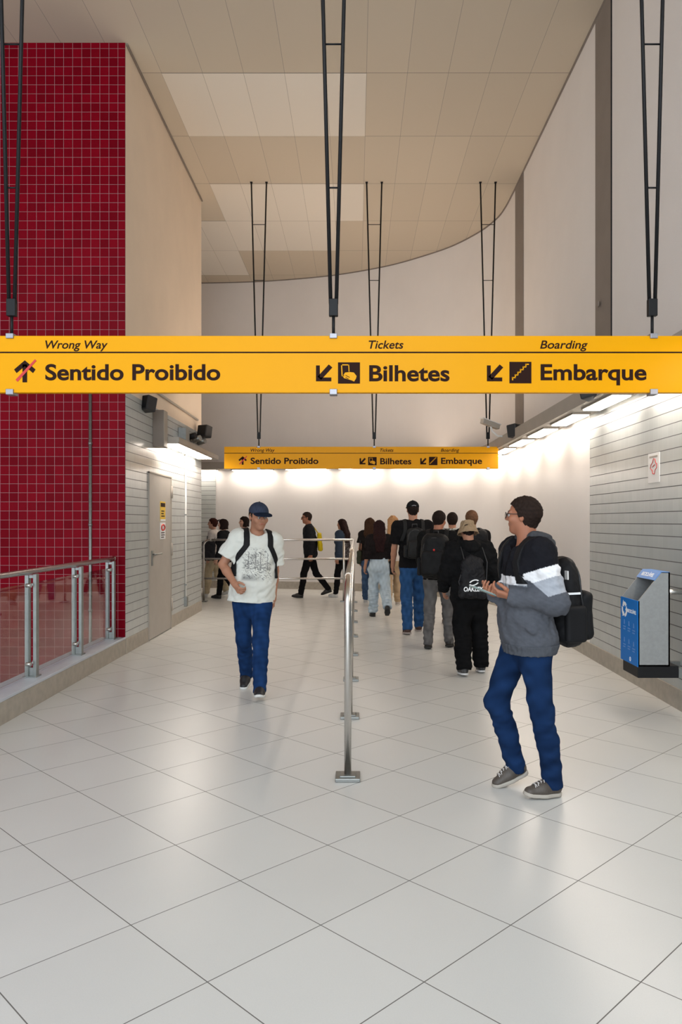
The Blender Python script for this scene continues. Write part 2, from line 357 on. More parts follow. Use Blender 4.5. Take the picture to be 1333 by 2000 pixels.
# ---------------------------------------------------------------- yellow hanging signs
PXM = 4.90/FPX
def sign(d, xl, ztop, label, dx_b=0, dx_e=0, hang=(20, 652, 1278)):
    # local frame: u in metres from the left end, v up from the bottom edge, front face at y=0
    e = empty('direction_sign', (xl, d, ztop-.3626), label, 'sign', 'yellow hanging direction signs')
    Lg, Hg = 1383*PXM, 111*PXM
    U, V, Wn = (1, 0, 0), (0, 0, 1), (0, -1, 0)
    X = lambda x: (x+44)*PXM
    Z = lambda y: (767-y)*PXM
    MB().box((0, 0, 0), (Lg, .05, Hg), .003).build('panel', M['yellow'], e)
    O = (0, -.0002, 0)
    MB().box((0, -.0012, Z(690)), (Lg, .001, Z(687.2))).build('divider_line', M['ink'], e)
    def poly(name, polys, m=M['ink'], lift=0):
        b = MB()
        for p in polys: b.prism([(X(x), Z(y)) for x, y in p], (0, -.0002-lift, 0), U, V, (0, -.0013, 0))
        return b.build(name, m, e)
    def let(t, x0, x1, base, cap, bold, sh=0): lettering('lettering', t, U, V, Wn, O, X(x0), X(x1), Z(base), cap*PXM, M['ink'], e, bold, sh)
    let('Wrong Way', 89, 211, 681, 16.5, .012, .22); let('Sentido Proibido', 89, 431, 742, 31.5, .024)
    let('Tickets', 721+dx_b, 789+dx_b, 681, 16.5, .012, .22); let('Bilhetes', 722+dx_b, 879+dx_b, 744, 31.5, .024)
    let('Boarding', 1056+dx_e, 1149+dx_e, 681, 16.5, .012, .22); let('Embarque', 1057+dx_e, 1264+dx_e, 742, 31.5, .024)
    poly('up_arrow', [[(44.5, 747), (44.5, 712), (53.5, 712), (53.5, 747)], [(49, 704), (70, 722), (65, 729), (49, 715.5), (33, 729), (28, 722)]])
    poly('red_slash', [[(31, 742), (69, 702), (72, 705), (35, 746)]], M['red_ink'], .0014)
    def dl(o): return [[(618+o, 714), (625.5+o, 714), (625.5+o, 737.5), (648+o, 737.5), (648+o, 745), (618+o, 745)], [(621+o, 736), (643+o, 712), (650+o, 718), (628+o, 742)]]
    poly('down_left_arrow', dl(dx_b)); poly('down_left_arrow', dl(334+dx_e))
    poly('ticket_pictogram', [[(661+dx_b, 708), (704+dx_b, 708), (704+dx_b, 749.5), (661+dx_b, 749.5)]])
    q = dx_b
    poly('phone_outline', [[(667+q, 712), (682.5+q, 712), (682.5+q, 714), (667+q, 714)], [(667+q, 712), (669+q, 712), (670+q, 734), (668+q, 734)], [(681+q, 712), (682.8+q, 712), (683.5+q, 726), (681.8+q, 726)], [(668+q, 733), (673+q, 733), (673+q, 735), (668+q, 735)]], M['yellow'], .0014)
    poly('hand', [[(670+q, 735), (675+q, 728), (684+q, 727), (692+q, 728), (697.5+q, 735), (696+q, 740), (692.5+q, 745.5), (687+q, 743), (680+q, 741), (673+q, 739)]], M['yellow'], .0014)
    poly('finger_lines', [[(676+q, 733), (684+q, 737), (683.6+q, 738), (675.6+q, 734)], [(676+q, 737), (682+q, 740), (681.6+q, 741), (675.6+q, 738)]], M['ink'], .0027)
    q = dx_e
    poly('stairs_pictogram', [[(996+q, 707), (1039+q, 707), (1039+q, 749), (996+q, 749)]])
    st = []
    for k in range(6):
        x0, y0 = 1002+q+k*5.2, 743-k*5.2
        st.append([(x0-1, y0), (x0+1.3, y0), (x0+1.3, y0-5.2-1.2), (x0-1, y0-5.2-1.2)]); st.append([(x0, y0-6.3), (x0+6, y0-6.3), (x0+6, y0-4), (x0, y0-4)])
    poly('stair_line', st, M['yellow'], .0014)
    for hx in hang:
        u = X(hx); zt = Hg
        for z0, z1 in ((zt-.018, zt+.014), (-.014, .022)):
            MB().box((u-.024, -.012, z0), (u+.024, .062, z1), .003).build('clamp', M['clamp'], e)
        # V-shaped hanger up to the ceiling
        top = ZC-(ztop-.3626)
        hb = MB(); hb.tube([(u, .025, zt+.01), (u, .025, zt+.14)], .010, 10); hb.build('hanger_stem', M['black'], e)
        zb = zt+.13
        MB().box((u-.029, .005, zb), (u+.029, .045, zb+.11), .004).build('hanger_block', M['black'], e)
        for sd in (-1, 1):
            r = MB(); r.tube([(u+sd*.018, .025, zb+.08), (u+sd*.125, .025, top-.002)], .0125, 10); r.box((u+sd*.125-.02, .005, top-.012), (u+sd*.125+.02, .045, top)); r.build('hanger_rod', M['black'], e)
        for zr in (3.69, 4.61, 5.53, 6.45):
            zz = zr-(ztop-.3626); f = .018+.107*(zz-zb-.08)/(top-zb-.08)
            MB().tube([(u-f, .025, zz), (u+f, .025, zz)], .006, 8).build('hanger_rung', M['black'], e)
    return e
sign(4.90, -2.417, 2.736, 'large yellow sign with black lettering hanging nearest the camera across the frame')
sign(12.65, -2.172, 2.785, 'yellow sign hanging farther back, in front of the curved white wall', 21, -7, hang=(130, 713, 1288))

# ---------------------------------------------------------------- glass balustrade
gb = empty('glass_balustrade', (XL-.13, 7.5, .2), 'steel and glass balustrade on the stone curb in front of the red tiled wall', 'balustrade')
posts = [1.2, 2.3, 3.4, 4.5, 5.6, 6.70, 7.80, 8.85]
for y in posts:
    yy = y-7.5
    p2 = MB().box((-.050, yy-.03, 0), (-.016, yy+.03, .885), .003).box((.022, yy-.03, 0), (.052, yy+.03, .895), .003).box((-.055, yy-.06, 0), (.06, yy+.06, .012)).box((-.02, yy-.02, .86), (.03, yy+.02, .885)).box((-.02, yy-.015, .0), (.025, yy+.015, .08))
    po = p2.build('post', M['steel_dull'], gb)
    for z in (.12, .80):
        cl = MB()
        for s_ in (-1, 1): cl.tube([(-.018, yy+s_*.07, z), (.026, yy+s_*.07, z)], .018, 12); cl.tube([(.004, yy+s_*.01, z), (.004, yy+s_*.07, z)], .008, 8)
        cl.build('glass_clamp', M['steel'], po)
for a, b in zip(posts, posts[1:]):
    MB().box((-.002, a+.06-7.5, .03), (.010, b-.06-7.5, .82)).build('glass_panel', M['glass'], gb)
MB().tube([(.005, -6.6, .92), (.005, 1.44, .92)], .026, 16).ball((.005, 1.45, .92), .032).build('handrail', M['steel'], gb)
p_ = MB().tube([((178-CX)/FPX*9, 8.975, -3), ((178-CX)/FPX*9, 8.975, 3.42)], .019, 12)
for z in (-.5, .5, 1.5, 2.45): p_.tube([((178-CX)/FPX*9, 8.975, z), ((178-CX)/FPX*9, 8.975, z+.03)], .024, 12)
tag(p_.build('conduit_pipe', M['steel_dull']), 'thin grey conduit pipe running up the red tiled wall', 'pipe')

# ---------------------------------------------------------------- steel barriers
br = empty('steel_barrier', (-.05, 9.7, 0), 'long steel tube barrier dividing the corridor floor lengthwise', 'barrier')
PY = [4.64, 6.09, 7.52, 8.95, 10.38, 11.83, 13.3, 14.76]
for i, y in enumerate(PY):
    yy = y-9.7
    if i:
        pst = MB().tube([(0, yy, 0), (0, yy, 1.2)], .0215, 16).build('post', M['steel'], br)
    else:
        arc = [(0, yy, 0)]+[(0, yy+.22-.22*math.cos(t), .98+.22*math.sin(t)) for t in np.linspace(0, math.pi/2, 9)]+[(0, yy+.5, 1.2)]
        pst = MB().tube(arc, .0215, 16).build('post', M['steel'], br)
    MB().box((-.075, yy-.075, 0), (.075, yy+.075, .022), .004).box((-.05, yy-.05, .02), (.05, yy+.05, .03), .006).build('base_plate', M['steel_dull'], pst)
MB().tube([(0, PY[0]-9.7+.3, 1.2), (0, PY[-1]-9.7, 1.2)], .0225, 16).build('top_rail', M['steel'], br)
for z in (.45, .83):
    MB().tube([(.0, PY[0]-9.7, z), (.0, PY[-1]-9.7, z)], .0185, 14).build('middle_rail', M['steel'], br)
b2 = empty('steel_barrier', (-1.6, 14.9, 0), 'steel tube barrier running crosswise behind the man in the white t-shirt', 'barrier')
xa, xb = (398-CX)/FPX*14.9+1.6, (672-CX)/FPX*14.9+1.6
arc = [(xa, 0, 0)]+[(xa+.12-.12*math.cos(t), 0, 1.08+.12*math.sin(t)) for t in np.linspace(0, math.pi/2, 7)]+[(xa+.3, 0, 1.2)]
for j, pts in enumerate((arc, [(xb, 0, 0), (xb, 0, 1.2)], [((xa+xb)/2, 0, 0), ((xa+xb)/2, 0, 1.2)])):
    if j == 2: continue
    q = MB().tube(pts, .0215, 14).build('post', M['steel'], b2)
    x = pts[0][0]; MB().box((x-.07, -.07, 0), (x+.07, .07, .02), .004).build('base_plate', M['steel_dull'], q)
MB().tube([(xa+.15, 0, 1.2), (1.53, 0, 1.2)], .0225, 14).build('top_rail', M['steel'], b2)
for z in (.45, .83): MB().tube([(xa, 0, z), (1.53, 0, z)], .0185, 14).build('middle_rail', M['steel'], b2)

# ---------------------------------------------------------------- recycling bin on the right wall
rb = empty('recycling_bin', (2.33, 6.19, .31), 'grey steel bin with blue front mounted on the tiled right wall', 'bin')
ox, oy, oz = 2.33, 6.19, .31
prof = [(2.204, .42), (2.204, .93), (2.385, 1.155), (2.452, 1.155), (2.452, .42)]
def bp(pl, y0, y1, name, m, par):
    b = MB(); b.prism([(x-ox, z-oz) for x, z in pl], (0, y0-oy, 0), (1, 0, 0), (0, 0, 1), (0, y1-y0, 0)); return b.build(name, m, par)
body = MB()
body.prism([(x-ox, z-oz) for x, z in prof], (0, 6.0-oy, 0), (1, 0, 0), (0, 0, 1), (0, .012, 0))
body.prism([(x-ox, z-oz) for x, z in prof], (0, 6.368-oy, 0), (1, 0, 0), (0, 0, 1), (0, .012, 0))
body.box((2.44-ox, 6.0-oy, .42-oz), (2.452-ox, 6.38-oy, 1.155-oz)); body.box((2.204-ox, 6.0-oy, .42-oz), (2.452-ox, 6.38-oy, .432-oz))
body.box((2.204-ox, 6.0-oy, .42-oz), (2.214-ox, 6.38-oy, .93-oz))
body.build('body', M['bin_grey'], rb)
MB().box((2.215-ox, 6.013-oy, .433-oz), (2.439-ox, 6.367-oy, .66-oz)).build('liner', M['dark'], rb)
fpn = MB().box((2.199-ox, 5.998-oy, .415-oz), (2.204-ox, 6.382-oy, .932-oz)).build('front_panel', M['bin_blue'], rb)
n_ = Vector((-.225, 0, .181)).normalized(); sl = Vector((.181, 0, .225)).normalized(); s0 = Vector((2.204-ox, 0, .93-oz))
sp = MB()
a0 = s0+sl*.205
sp.prism([(0, 0), (.084, 0), (.084, .382), (0, .382)], a0+Vector((0, 5.999-oy, 0)), sl, (0, 1, 0), n_*.006)
sp.box((2.384-ox, 6.0-oy, 1.15-oz), (2.452-ox, 6.38-oy, 1.158-oz))
top = sp.build('top_panel', M['bin_blue_pale'], rb)
lettering('lettering', 'RECICLÁVEL', (0, -1, 0), tuple(sl), tuple(n_), tuple(a0+n_*.0062+Vector((0, 6.19-oy, 0))), -.13, .12, .025, .035, M['white'], top, .02)
# front panel marks, u to the viewer's right (towards the camera) = -y
fo = (2.1988-ox, 6.19-oy, .415-oz)
lettering('lettering', 'RECICLÁVEL', (0, -1, 0), (0, 0, 1), (-1, 0, 0), fo, -.03, .16, .405, .028, M['white'], fpn, .02)
lg = MB()
for k in range(3):
    a1 = R_(90+120*k)
    for f0, f1 in ((-.85, .35),):
        pts = []
        for t in np.linspace(a1+f0, a1+f1, 8): pts.append((math.cos(t), math.sin(t)))
        po = [(-.10+x*.062, .42+z*.062) for x, z in pts]+[(-.10+x*.036, .42+z*.036) for x, z in reversed(pts)]
        lg.prism(po, fo, (0, -1, 0), (0, 0, 1), (-.0015, 0, 0))
        t = a1+f1; c, s_ = math.cos(t), math.sin(t)
        lg.prism([(-.10+c*.078, .42+s_*.078), (-.10+c*.022, .42+s_*.022), (-.10+math.cos(t+.75)*.052, .42+math.sin(t+.75)*.052)], fo, (0, -1, 0), (0, 0, 1), (-.0015, 0, 0))
lg.build('recycling_logo', M['white'], fpn)
tx = MB()
for r in range(2):
    for c in range(3):
        u0 = -.13+c*.105; z0 = .275-r*.145-c*.004
        for k in range(2): tx.prism([(u0, z0-k*.02), (u0+(.06, .052)[k], z0-k*.02), (u0+(.06, .052)[k], z0-k*.02+.009), (u0, z0-k*.02+.009)], fo, (0, -1, 0), (0, 0, 1), (-.0012, 0, 0))
        tx.prism([(u0+.015, z0+.025), (u0+.04, z0+.025), (u0+.034, z0+.062), (u0+.02, z0+.062)], fo, (0, -1, 0), (0, 0, 1), (-.0012, 0, 0))
tx.build('small_print', M['bin_blue_pale'], fpn)
rg = MB(); rg.tube([(fo[0], fo[1]-.03+.012*math.cos(t), fo[2]+.035+.016*math.sin(t)) for t in np.linspace(0, 2*math.pi, 17)], .003, 6); rg.build('badge', M['white'], fpn)
MB().box((2.21-ox, 6.02-oy, .325-oz), (2.53-ox, 6.36-oy, .42-oz), .004).build('base', M['black'], rb)
MB().box((2.45-ox, 6.05-oy, .40-oz), (2.53-ox, 6.33-oy, .418-oz)).box((2.53-ox, 6.02-oy, .325-oz), (2.668-ox, 6.06-oy, .40-oz)).box((2.53-ox, 6.32-oy, .325-oz), (2.668-ox, 6.36-oy, .40-oz)).build('bracket', M['steel_dull'], rb)
MB().tube([(2.44-ox, 6.19-oy, .985-oz), (2.668-ox, 6.19-oy, .985-oz)], .022).build('wall_arm', M['steel'], rb)

# paper notice on the right wall
pn = tag(MB().box((XR-.018, 6.745, 1.90), (XR-.012, 7.0, 2.165)).build('paper_notice', M['paper']), 'white paper notice with a red outline emblem taped to the right wall', 'notice')
mk = MB()
shape = [(-.075, 0), (-.06, .03), (-.025, .05), (.0, .085), (.035, .075), (.05, .04), (.075, .035), (.07, .0), (.035, -.02), (.02, -.055), (-.02, -.05), (-.03, -.02), (-.075, 0)]
mk.tube([(XR-.0185, 6.87-a, 2.03+b) for a, b in shape], .004, 6); mk.tube([(XR-.0185, 6.87-a, 2.03+b) for a, b in ((-.03, .01), (0, .02), (.03, .03))], .004, 6)
mk.build('emblem', M['red_ink'], pn)
hd = MB().box((XR-.0195, 6.78, 2.125), (XR-.018, 6.97, 2.14)).build('header', M['soffit'], pn)

# wall fittings
def speaker(c, size, yaw, pitch, label, anchor):
    e = empty('loudspeaker', c, label, 'speaker', 'black loudspeakers above the corridor')
    rot = Matrix.Rotation(yaw, 4, 'Z') @ Matrix.Rotation(pitch, 4, 'X')
    h_ = size/2
    b = MB().box((-h_, -h_*.8, -h_), (h_, h_*.8, h_), size*.08, rot); b.build('cabinet', M['black_plastic'], e)
    g_ = MB(); g_.box((-h_*.82, -h_*.06, -h_*.82), (h_*.82, h_*.06, h_*.82), 0, rot)
    off = rot @ Vector((0, -h_*.8, 0)); bmesh.ops.translate(g_.bm, verts=g_.bm.verts, vec=off.xyz); g_.build('grille', M['black'], e)
    MB().tube([(0, 0, 0), (Vector(anchor)-Vector(c))], .014, 8).build('bracket', M['black'], e)
speaker(px(288, 789, 9.75), .19, R_(-35), R_(-12), 'black loudspeaker high on the left wall, just past the red tiles', (XL, 9.9, 3.12))
speaker(px(400, 843, 12.9), .20, R_(-30), R_(-10), 'black loudspeaker at the far corner of the left wall', (XL, 13.1, 3.06))
speaker((2.34, 11.35, 2.89), .19, R_(50), R_(-8), 'black loudspeaker on the right wall soffit beside the second brown strip', (2.45, 11.4, 2.90))
speaker((2.30, 7.55, 2.86), .21, R_(55), R_(-12), 'black loudspeaker on the right soffit half hidden by the nearest sign', (2.45, 7.6, 2.90))
eb = empty('electrical_box', (XL+.07, 10.3, 2.79), 'tall brown electrical box on the left wall above the door', 'box')
MB().box((-.07, -.11, -.245), (.075, .10, .245), .005).build('cabinet', M['brown'], eb)
MB().box((.075, -.10, -.235), (.08, .09, .235)).build('cover', M['soffit'], eb)
jb = empty('junction_box', (XL+.07, 11.9, 2.86), 'small dark junction box with spotlights on the left wall soffit', 'box')
MB().box((-.07, -.25, -.1), (.05, .0, .12), .005).build('cabinet', M['steel_dull'], jb)
for k in range(3):
    y = .25+k*.38
    s_ = MB().tube([(-.03, y, .02), (.10, y-.05, .05)], .05, 12); s_.tube([(-.07, y, .02), (-.03, y, .02)], .02, 8); s_.build('spotlight', M['steel_dull'] if k else M['black'], jb)
MB().tube([(-.05, -.1, .02), (-.05, 1.4, .02)], .016, 8).build('conduit', M['soffit'], jb)
MB().tube([(XL+.02, 9.05, 3.30), (XL+.02, 13.0, 3.27)], .017, 10).build('surface_conduit', M['soffit'])
tag(bpy.data.objects['surface_conduit'], 'dark conduit running along the left wall above the tiles', 'pipe')
wp = tag(MB().tube([(XL+.015, 12.1, .36), (XL+.015, 12.1, 2.62)], .014, 10).build('vertical_conduit', M['white_paint']), 'white conduit running down the left wall past the door', 'pipe')
MB().box((XL-.015-XL+XL, 12.05, .22), (XL+.045, 12.16, .38), .004).build('socket_box', M['steel_dull'], wp)
for z in (1.65, .55): MB().box((XL, 12.08, z), (XL+.034, 12.12, z+.02)).build('clip', M['steel_dull'], wp)
cc = empty('security_camera', (2.13, 12.2, 2.97), 'white security camera on a curved arm at the right end of the far sign', 'camera')
rot = Matrix.Rotation(R_(-62), 4, 'Z') @ Matrix.Rotation(R_(-14), 4, 'X')
MB().box((-.045, -.17, .09), (.045, .17, .17), .012, rot).build('housing', M['soffit'], cc)
MB().box((-.055, -.19, .165), (.055, .19, .18), .004, rot).build('sun_shield', M['white_paint'], cc)
MB().tube([(0, 0, .12), (.03, 0, .02), (.12, .0, -.06), (.30, .02, -.07)], .018, 10).build('arm', M['white_paint'], cc)

# ---------------------------------------------------------------- smooth solids for people (distance fields meshed with surface nets)
def V3(*a): return np.array(a, dtype=np.float64)
def unit(v): v = np.asarray(v, float); return v/np.linalg.norm(v)
class Field:
    def __init__(s, lo, hi, h):
        s.h = h; s.lo = np.floor(np.array(lo)/h)*h-3*h
        s.n = np.ceil((np.array(hi)-s.lo)/h).astype(int)+4
        s.A = np.full(s.n, 1.0, np.float32)
        s.ax = [s.lo[i]+h*np.arange(s.n[i]) for i in range(3)]
    def copy(s):
        o = Field.__new__(Field); o.h, o.lo, o.n, o.ax = s.h, s.lo, s.n, s.ax; o.A = s.A.copy(); return o
    def blk(s, lo, hi):
        i0 = np.clip(np.floor((lo-s.lo)/s.h).astype(int), 1, s.n-1); i1 = np.clip(np.ceil((hi-s.lo)/s.h).astype(int)+1, 1, s.n-1)
        if np.any(i1 <= i0): return None, None
        sl = tuple(slice(a, b) for a, b in zip(i0, i1))
        g_ = np.meshgrid(*[s.ax[i][sl[i]].astype(np.float32) for i in range(3)], indexing='ij', sparse=True)
        return sl, g_
    def cone(s, a, b, r1, r2, k=.02, fr=None, sc=(1, 1, 1), flata=False, flatb=False, fold=None, op='u'):
        a = np.asarray(a, float); b = np.asarray(b, float); sc = np.asarray(sc, float)
        m = max(r1, r2)*sc.max()+k+4*s.h+(.02 if fold else 0)
        sl, (px_, py_, pz_) = s.blk(np.minimum(a, b)-m, np.maximum(a, b)+m) if s.blk(np.minimum(a, b)-m, np.maximum(a, b)+m)[0] is not None else (None, (0, 0, 0))
        if sl is None: return s
        F_ = np.eye(3) if fr is None else np.asarray(fr, float)
        q = [((px_-a[0])*F_[i, 0]+(py_-a[1])*F_[i, 1]+(pz_-a[2])*F_[i, 2])/sc[i] for i in range(3)]
        v = F_ @ (b-a)/sc; L2 = float(v @ v)
        if L2 > 1e-10:
            t0 = (q[0]*v[0]+q[1]*v[1]+q[2]*v[2])/L2; t = np.clip(t0, 0, 1)
            q = [q[i]-t*v[i] for i in range(3)]
            r = r1+(r2-r1)*t
        else: r = r1; t0 = t = 0
        d = np.sqrt(q[0]**2+q[1]**2+q[2]**2)
        if fold:
            amp, fq, ph = fold
            ang = np.arctan2(q[1], q[0]); r = r+.55*amp*(np.sin(fq*t0*math.pi*2+2.2*np.sin(ang+ph)+ph)+.6*np.sin(fq*t0*9.1-1.5*np.cos(ang*2+ph)))*(.4+.6*np.sin(ang+ph*2)**2)
        d = ((d-r)*sc.min()).astype(np.float32)
        if L2 > 1e-10:
            Lr = np.linalg.norm(b-a)
            if flatb: d = np.maximum(d, (t0-1)*Lr)
            if flata: d = np.maximum(d, -t0*Lr)
        s.comb(sl, d, k, op); return s
    def ell(s, c, rad, fr=None, k=.02, op='u'): return s.cone(c, c, 1, 1, k, fr, rad, op=op)
    def comb(s, sl, d, k, op):
        A = s.A[sl]
        if op == 's': A = -A
        hh = np.clip(.5+.5*(A-d)/k, 0, 1) if k > 0 else (A > d).astype(np.float32)
        r = A+(d-A)*hh-k*hh*(1-hh)
        s.A[sl] = -r if op == 's' else r
    def rbox(s, c, half, r, fr, k=.02, op='u', taper=None):
        c = np.asarray(c, float); half = np.asarray(half, float); m = np.linalg.norm(half)+r+k+3*s.h
        sl, g_ = s.blk(c-m, c+m)
        if sl is None: return s
        fr = np.asarray(fr, float)
        q = [(g_[0]-c[0])*fr[i, 0]+(g_[1]-c[1])*fr[i, 1]+(g_[2]-c[2])*fr[i, 2] for i in range(3)]
        f = 1.0 if taper is None else 1-taper*np.clip((q[2]+half[2])/(2*half[2]), 0, 1)
        e = [np.abs(q[0])-(half[0]*f-r), np.abs(q[1])-(half[1]*f-r), np.abs(q[2])-(half[2]-r)]
        d = np.sqrt(np.maximum(e[0], 0)**2+np.maximum(e[1], 0)**2+np.maximum(e[2], 0)**2)+np.minimum(np.maximum(np.maximum(e[0], e[1]), e[2]), 0)-r
        s.comb(sl, d.astype(np.float32), k, op); return s
    def grid(s): return np.meshgrid(*[x.astype(np.float32) for x in s.ax], indexing='ij', sparse=True)
    def loc(s, o, fr):
        X, Y, Z = s.grid(); return [(X-o[0])*fr[i][0]+(Y-o[1])*fr[i][1]+(Z-o[2])*fr[i][2] for i in range(3)]
    def clip(s, d): s.A = np.maximum(s.A, d.astype(np.float32)); return s
    def rough(s, amp, wl, seed):
        rng = np.random.default_rng(seed)
        i = np.nonzero(np.abs(s.A) < .03+amp)
        P = np.stack([s.ax[j][i[j]] for j in range(3)], 1); w = 0
        for j in range(5):
            kv = rng.normal(size=3); kv *= 2*math.pi/(wl*(.6+.9*rng.random())*np.linalg.norm(kv)); w = w+np.sin(P @ kv+rng.random()*6.3+1.3*np.sin(P @ kv[[1, 2, 0]]*.7))
        s.A[i] += (amp*w/2.5).astype(np.float32); return s
    def net(s):
        A = s.A; Sg = A < 0; n = np.array(A.shape)
        c = np.zeros(n-1, np.uint8)
        C8 = [(i, j, k) for i in (0, 1) for j in (0, 1) for k in (0, 1)]
        for i, j, k in C8: c += Sg[i:n[0]-1+i, j:n[1]-1+j, k:n[2]-1+k]
        act = (c > 0) & (c < 8); ce = np.argwhere(act)
        if len(ce) == 0: return np.zeros((0, 3)), np.zeros((0, 4), int)
        acc = np.zeros((len(ce), 3)); cnt = np.zeros(len(ce))
        for a in C8:
            for d in range(3):
                if a[d]: continue
                b = list(a); b[d] = 1
                va = A[ce[:, 0]+a[0], ce[:, 1]+a[1], ce[:, 2]+a[2]]; vb = A[ce[:, 0]+b[0], ce[:, 1]+b[1], ce[:, 2]+b[2]]
                x = (va < 0) != (vb < 0); t = np.where(x, va/np.where(x, va-vb, 1), 0)
                p = np.tile(np.array(a, float), (len(ce), 1)); p[:, d] += t
                acc += p*x[:, None]; cnt += x
        V = s.lo+s.h*(ce+acc/cnt[:, None])
        ids = np.full(n-1, -1, np.int32); ids[act] = np.arange(len(ce)); Fs = []
        for d in range(3):
            e, f = (d+1) % 3, (d+2) % 3
            lo = [slice(None)]*3; hi = [slice(None)]*3; lo[d] = slice(0, n[d]-1); hi[d] = slice(1, n[d])
            sa, sb = Sg[tuple(lo)], Sg[tuple(hi)]; w = np.argwhere(sa != sb)
            w = w[(w[:, e] > 0) & (w[:, f] > 0) & (w[:, e] < n[e]-1) & (w[:, f] < n[f]-1)]
            def at(de, df):
                q = w.copy(); q[:, e] += de; q[:, f] += df; return ids[q[:, 0], q[:, 1], q[:, 2]]
            Q = np.stack([at(-1, -1), at(0, -1), at(0, 0), at(-1, 0)], 1)
            ins = sa[w[:, 0], w[:, 1], w[:, 2]]; Q[~ins] = Q[~ins][:, ::-1]; Fs.append(Q)
        Fc = np.concatenate(Fs); Fc = Fc[(Fc >= 0).all(1)]
        return V, Fc
    def mesh(s, name, m, parent=None, color=None, loc=None):
        V, Fc = s.net()
        me = bpy.data.meshes.new(name)
        me.from_pydata(V, [], Fc.tolist() if len(Fc) else [])
        if color is not None and len(V):
            at = me.color_attributes.new('Col', 'FLOAT_COLOR', 'POINT')
            cc_ = np.ones((len(V), 4), np.float32); cc_[:, :3] = color(V) if callable(color) else np.array(color)
            at.data.foreach_set('color', cc_.ravel())
        return link(name, me, m, parent, loc, smooth=True)
def vnoise(P, wl, seed, n=6):
    rng = np.random.default_rng(seed); w = 0
    for j in range(n):
        kv = rng.normal(size=3); kv *= 2*math.pi/(wl*(.5+rng.random())*np.linalg.norm(kv)); w = w+np.sin(P @ kv+6.3*rng.random())
    return w/n*1.4
def col(c, var=.08, wl=.05, seed=1):
    c = np.array(c)
    return lambda P: c*(1+var*vnoise(P, wl, seed))[:, None]
def rotx(fr, a):
    # tilt a frame (rows right, forward, up) forward by a degrees about its right axis
    r, f, u = fr; c, s = math.cos(R_(a)), math.sin(R_(a)); return np.array([r, f*c-u*s, u*c+f*s])
def rotz(fr, a):
    r, f, u = fr; c, s = math.cos(R_(a)), math.sin(R_(a)); return np.array([r*c+f*s, f*c-r*s, u])
def roty(fr, a):
    # roll: positive leans to the right
    r, f, u = fr; c, s = math.cos(R_(a)), math.sin(R_(a)); return np.array([r*c-u*s, f, u*c+r*s])

MS = {'skin': vcol('skin', .55, .1, 300, spec=.4), 'cloth': vcol('cloth', .95, .3, 420, spec=.06), 'denim': vcol('denim', .95, .4, 600, spec=.08),
      'nylon': vcol('bag_nylon', .65, .25, 300, spec=.18), 'hair': vcol('hair', .75, .5, 180, spec=.1), 'leather': vcol('shoe_leather', .5, .15, 200, spec=.45), 'rub': vcol('shoe_rubber', .7, .1, 100)}

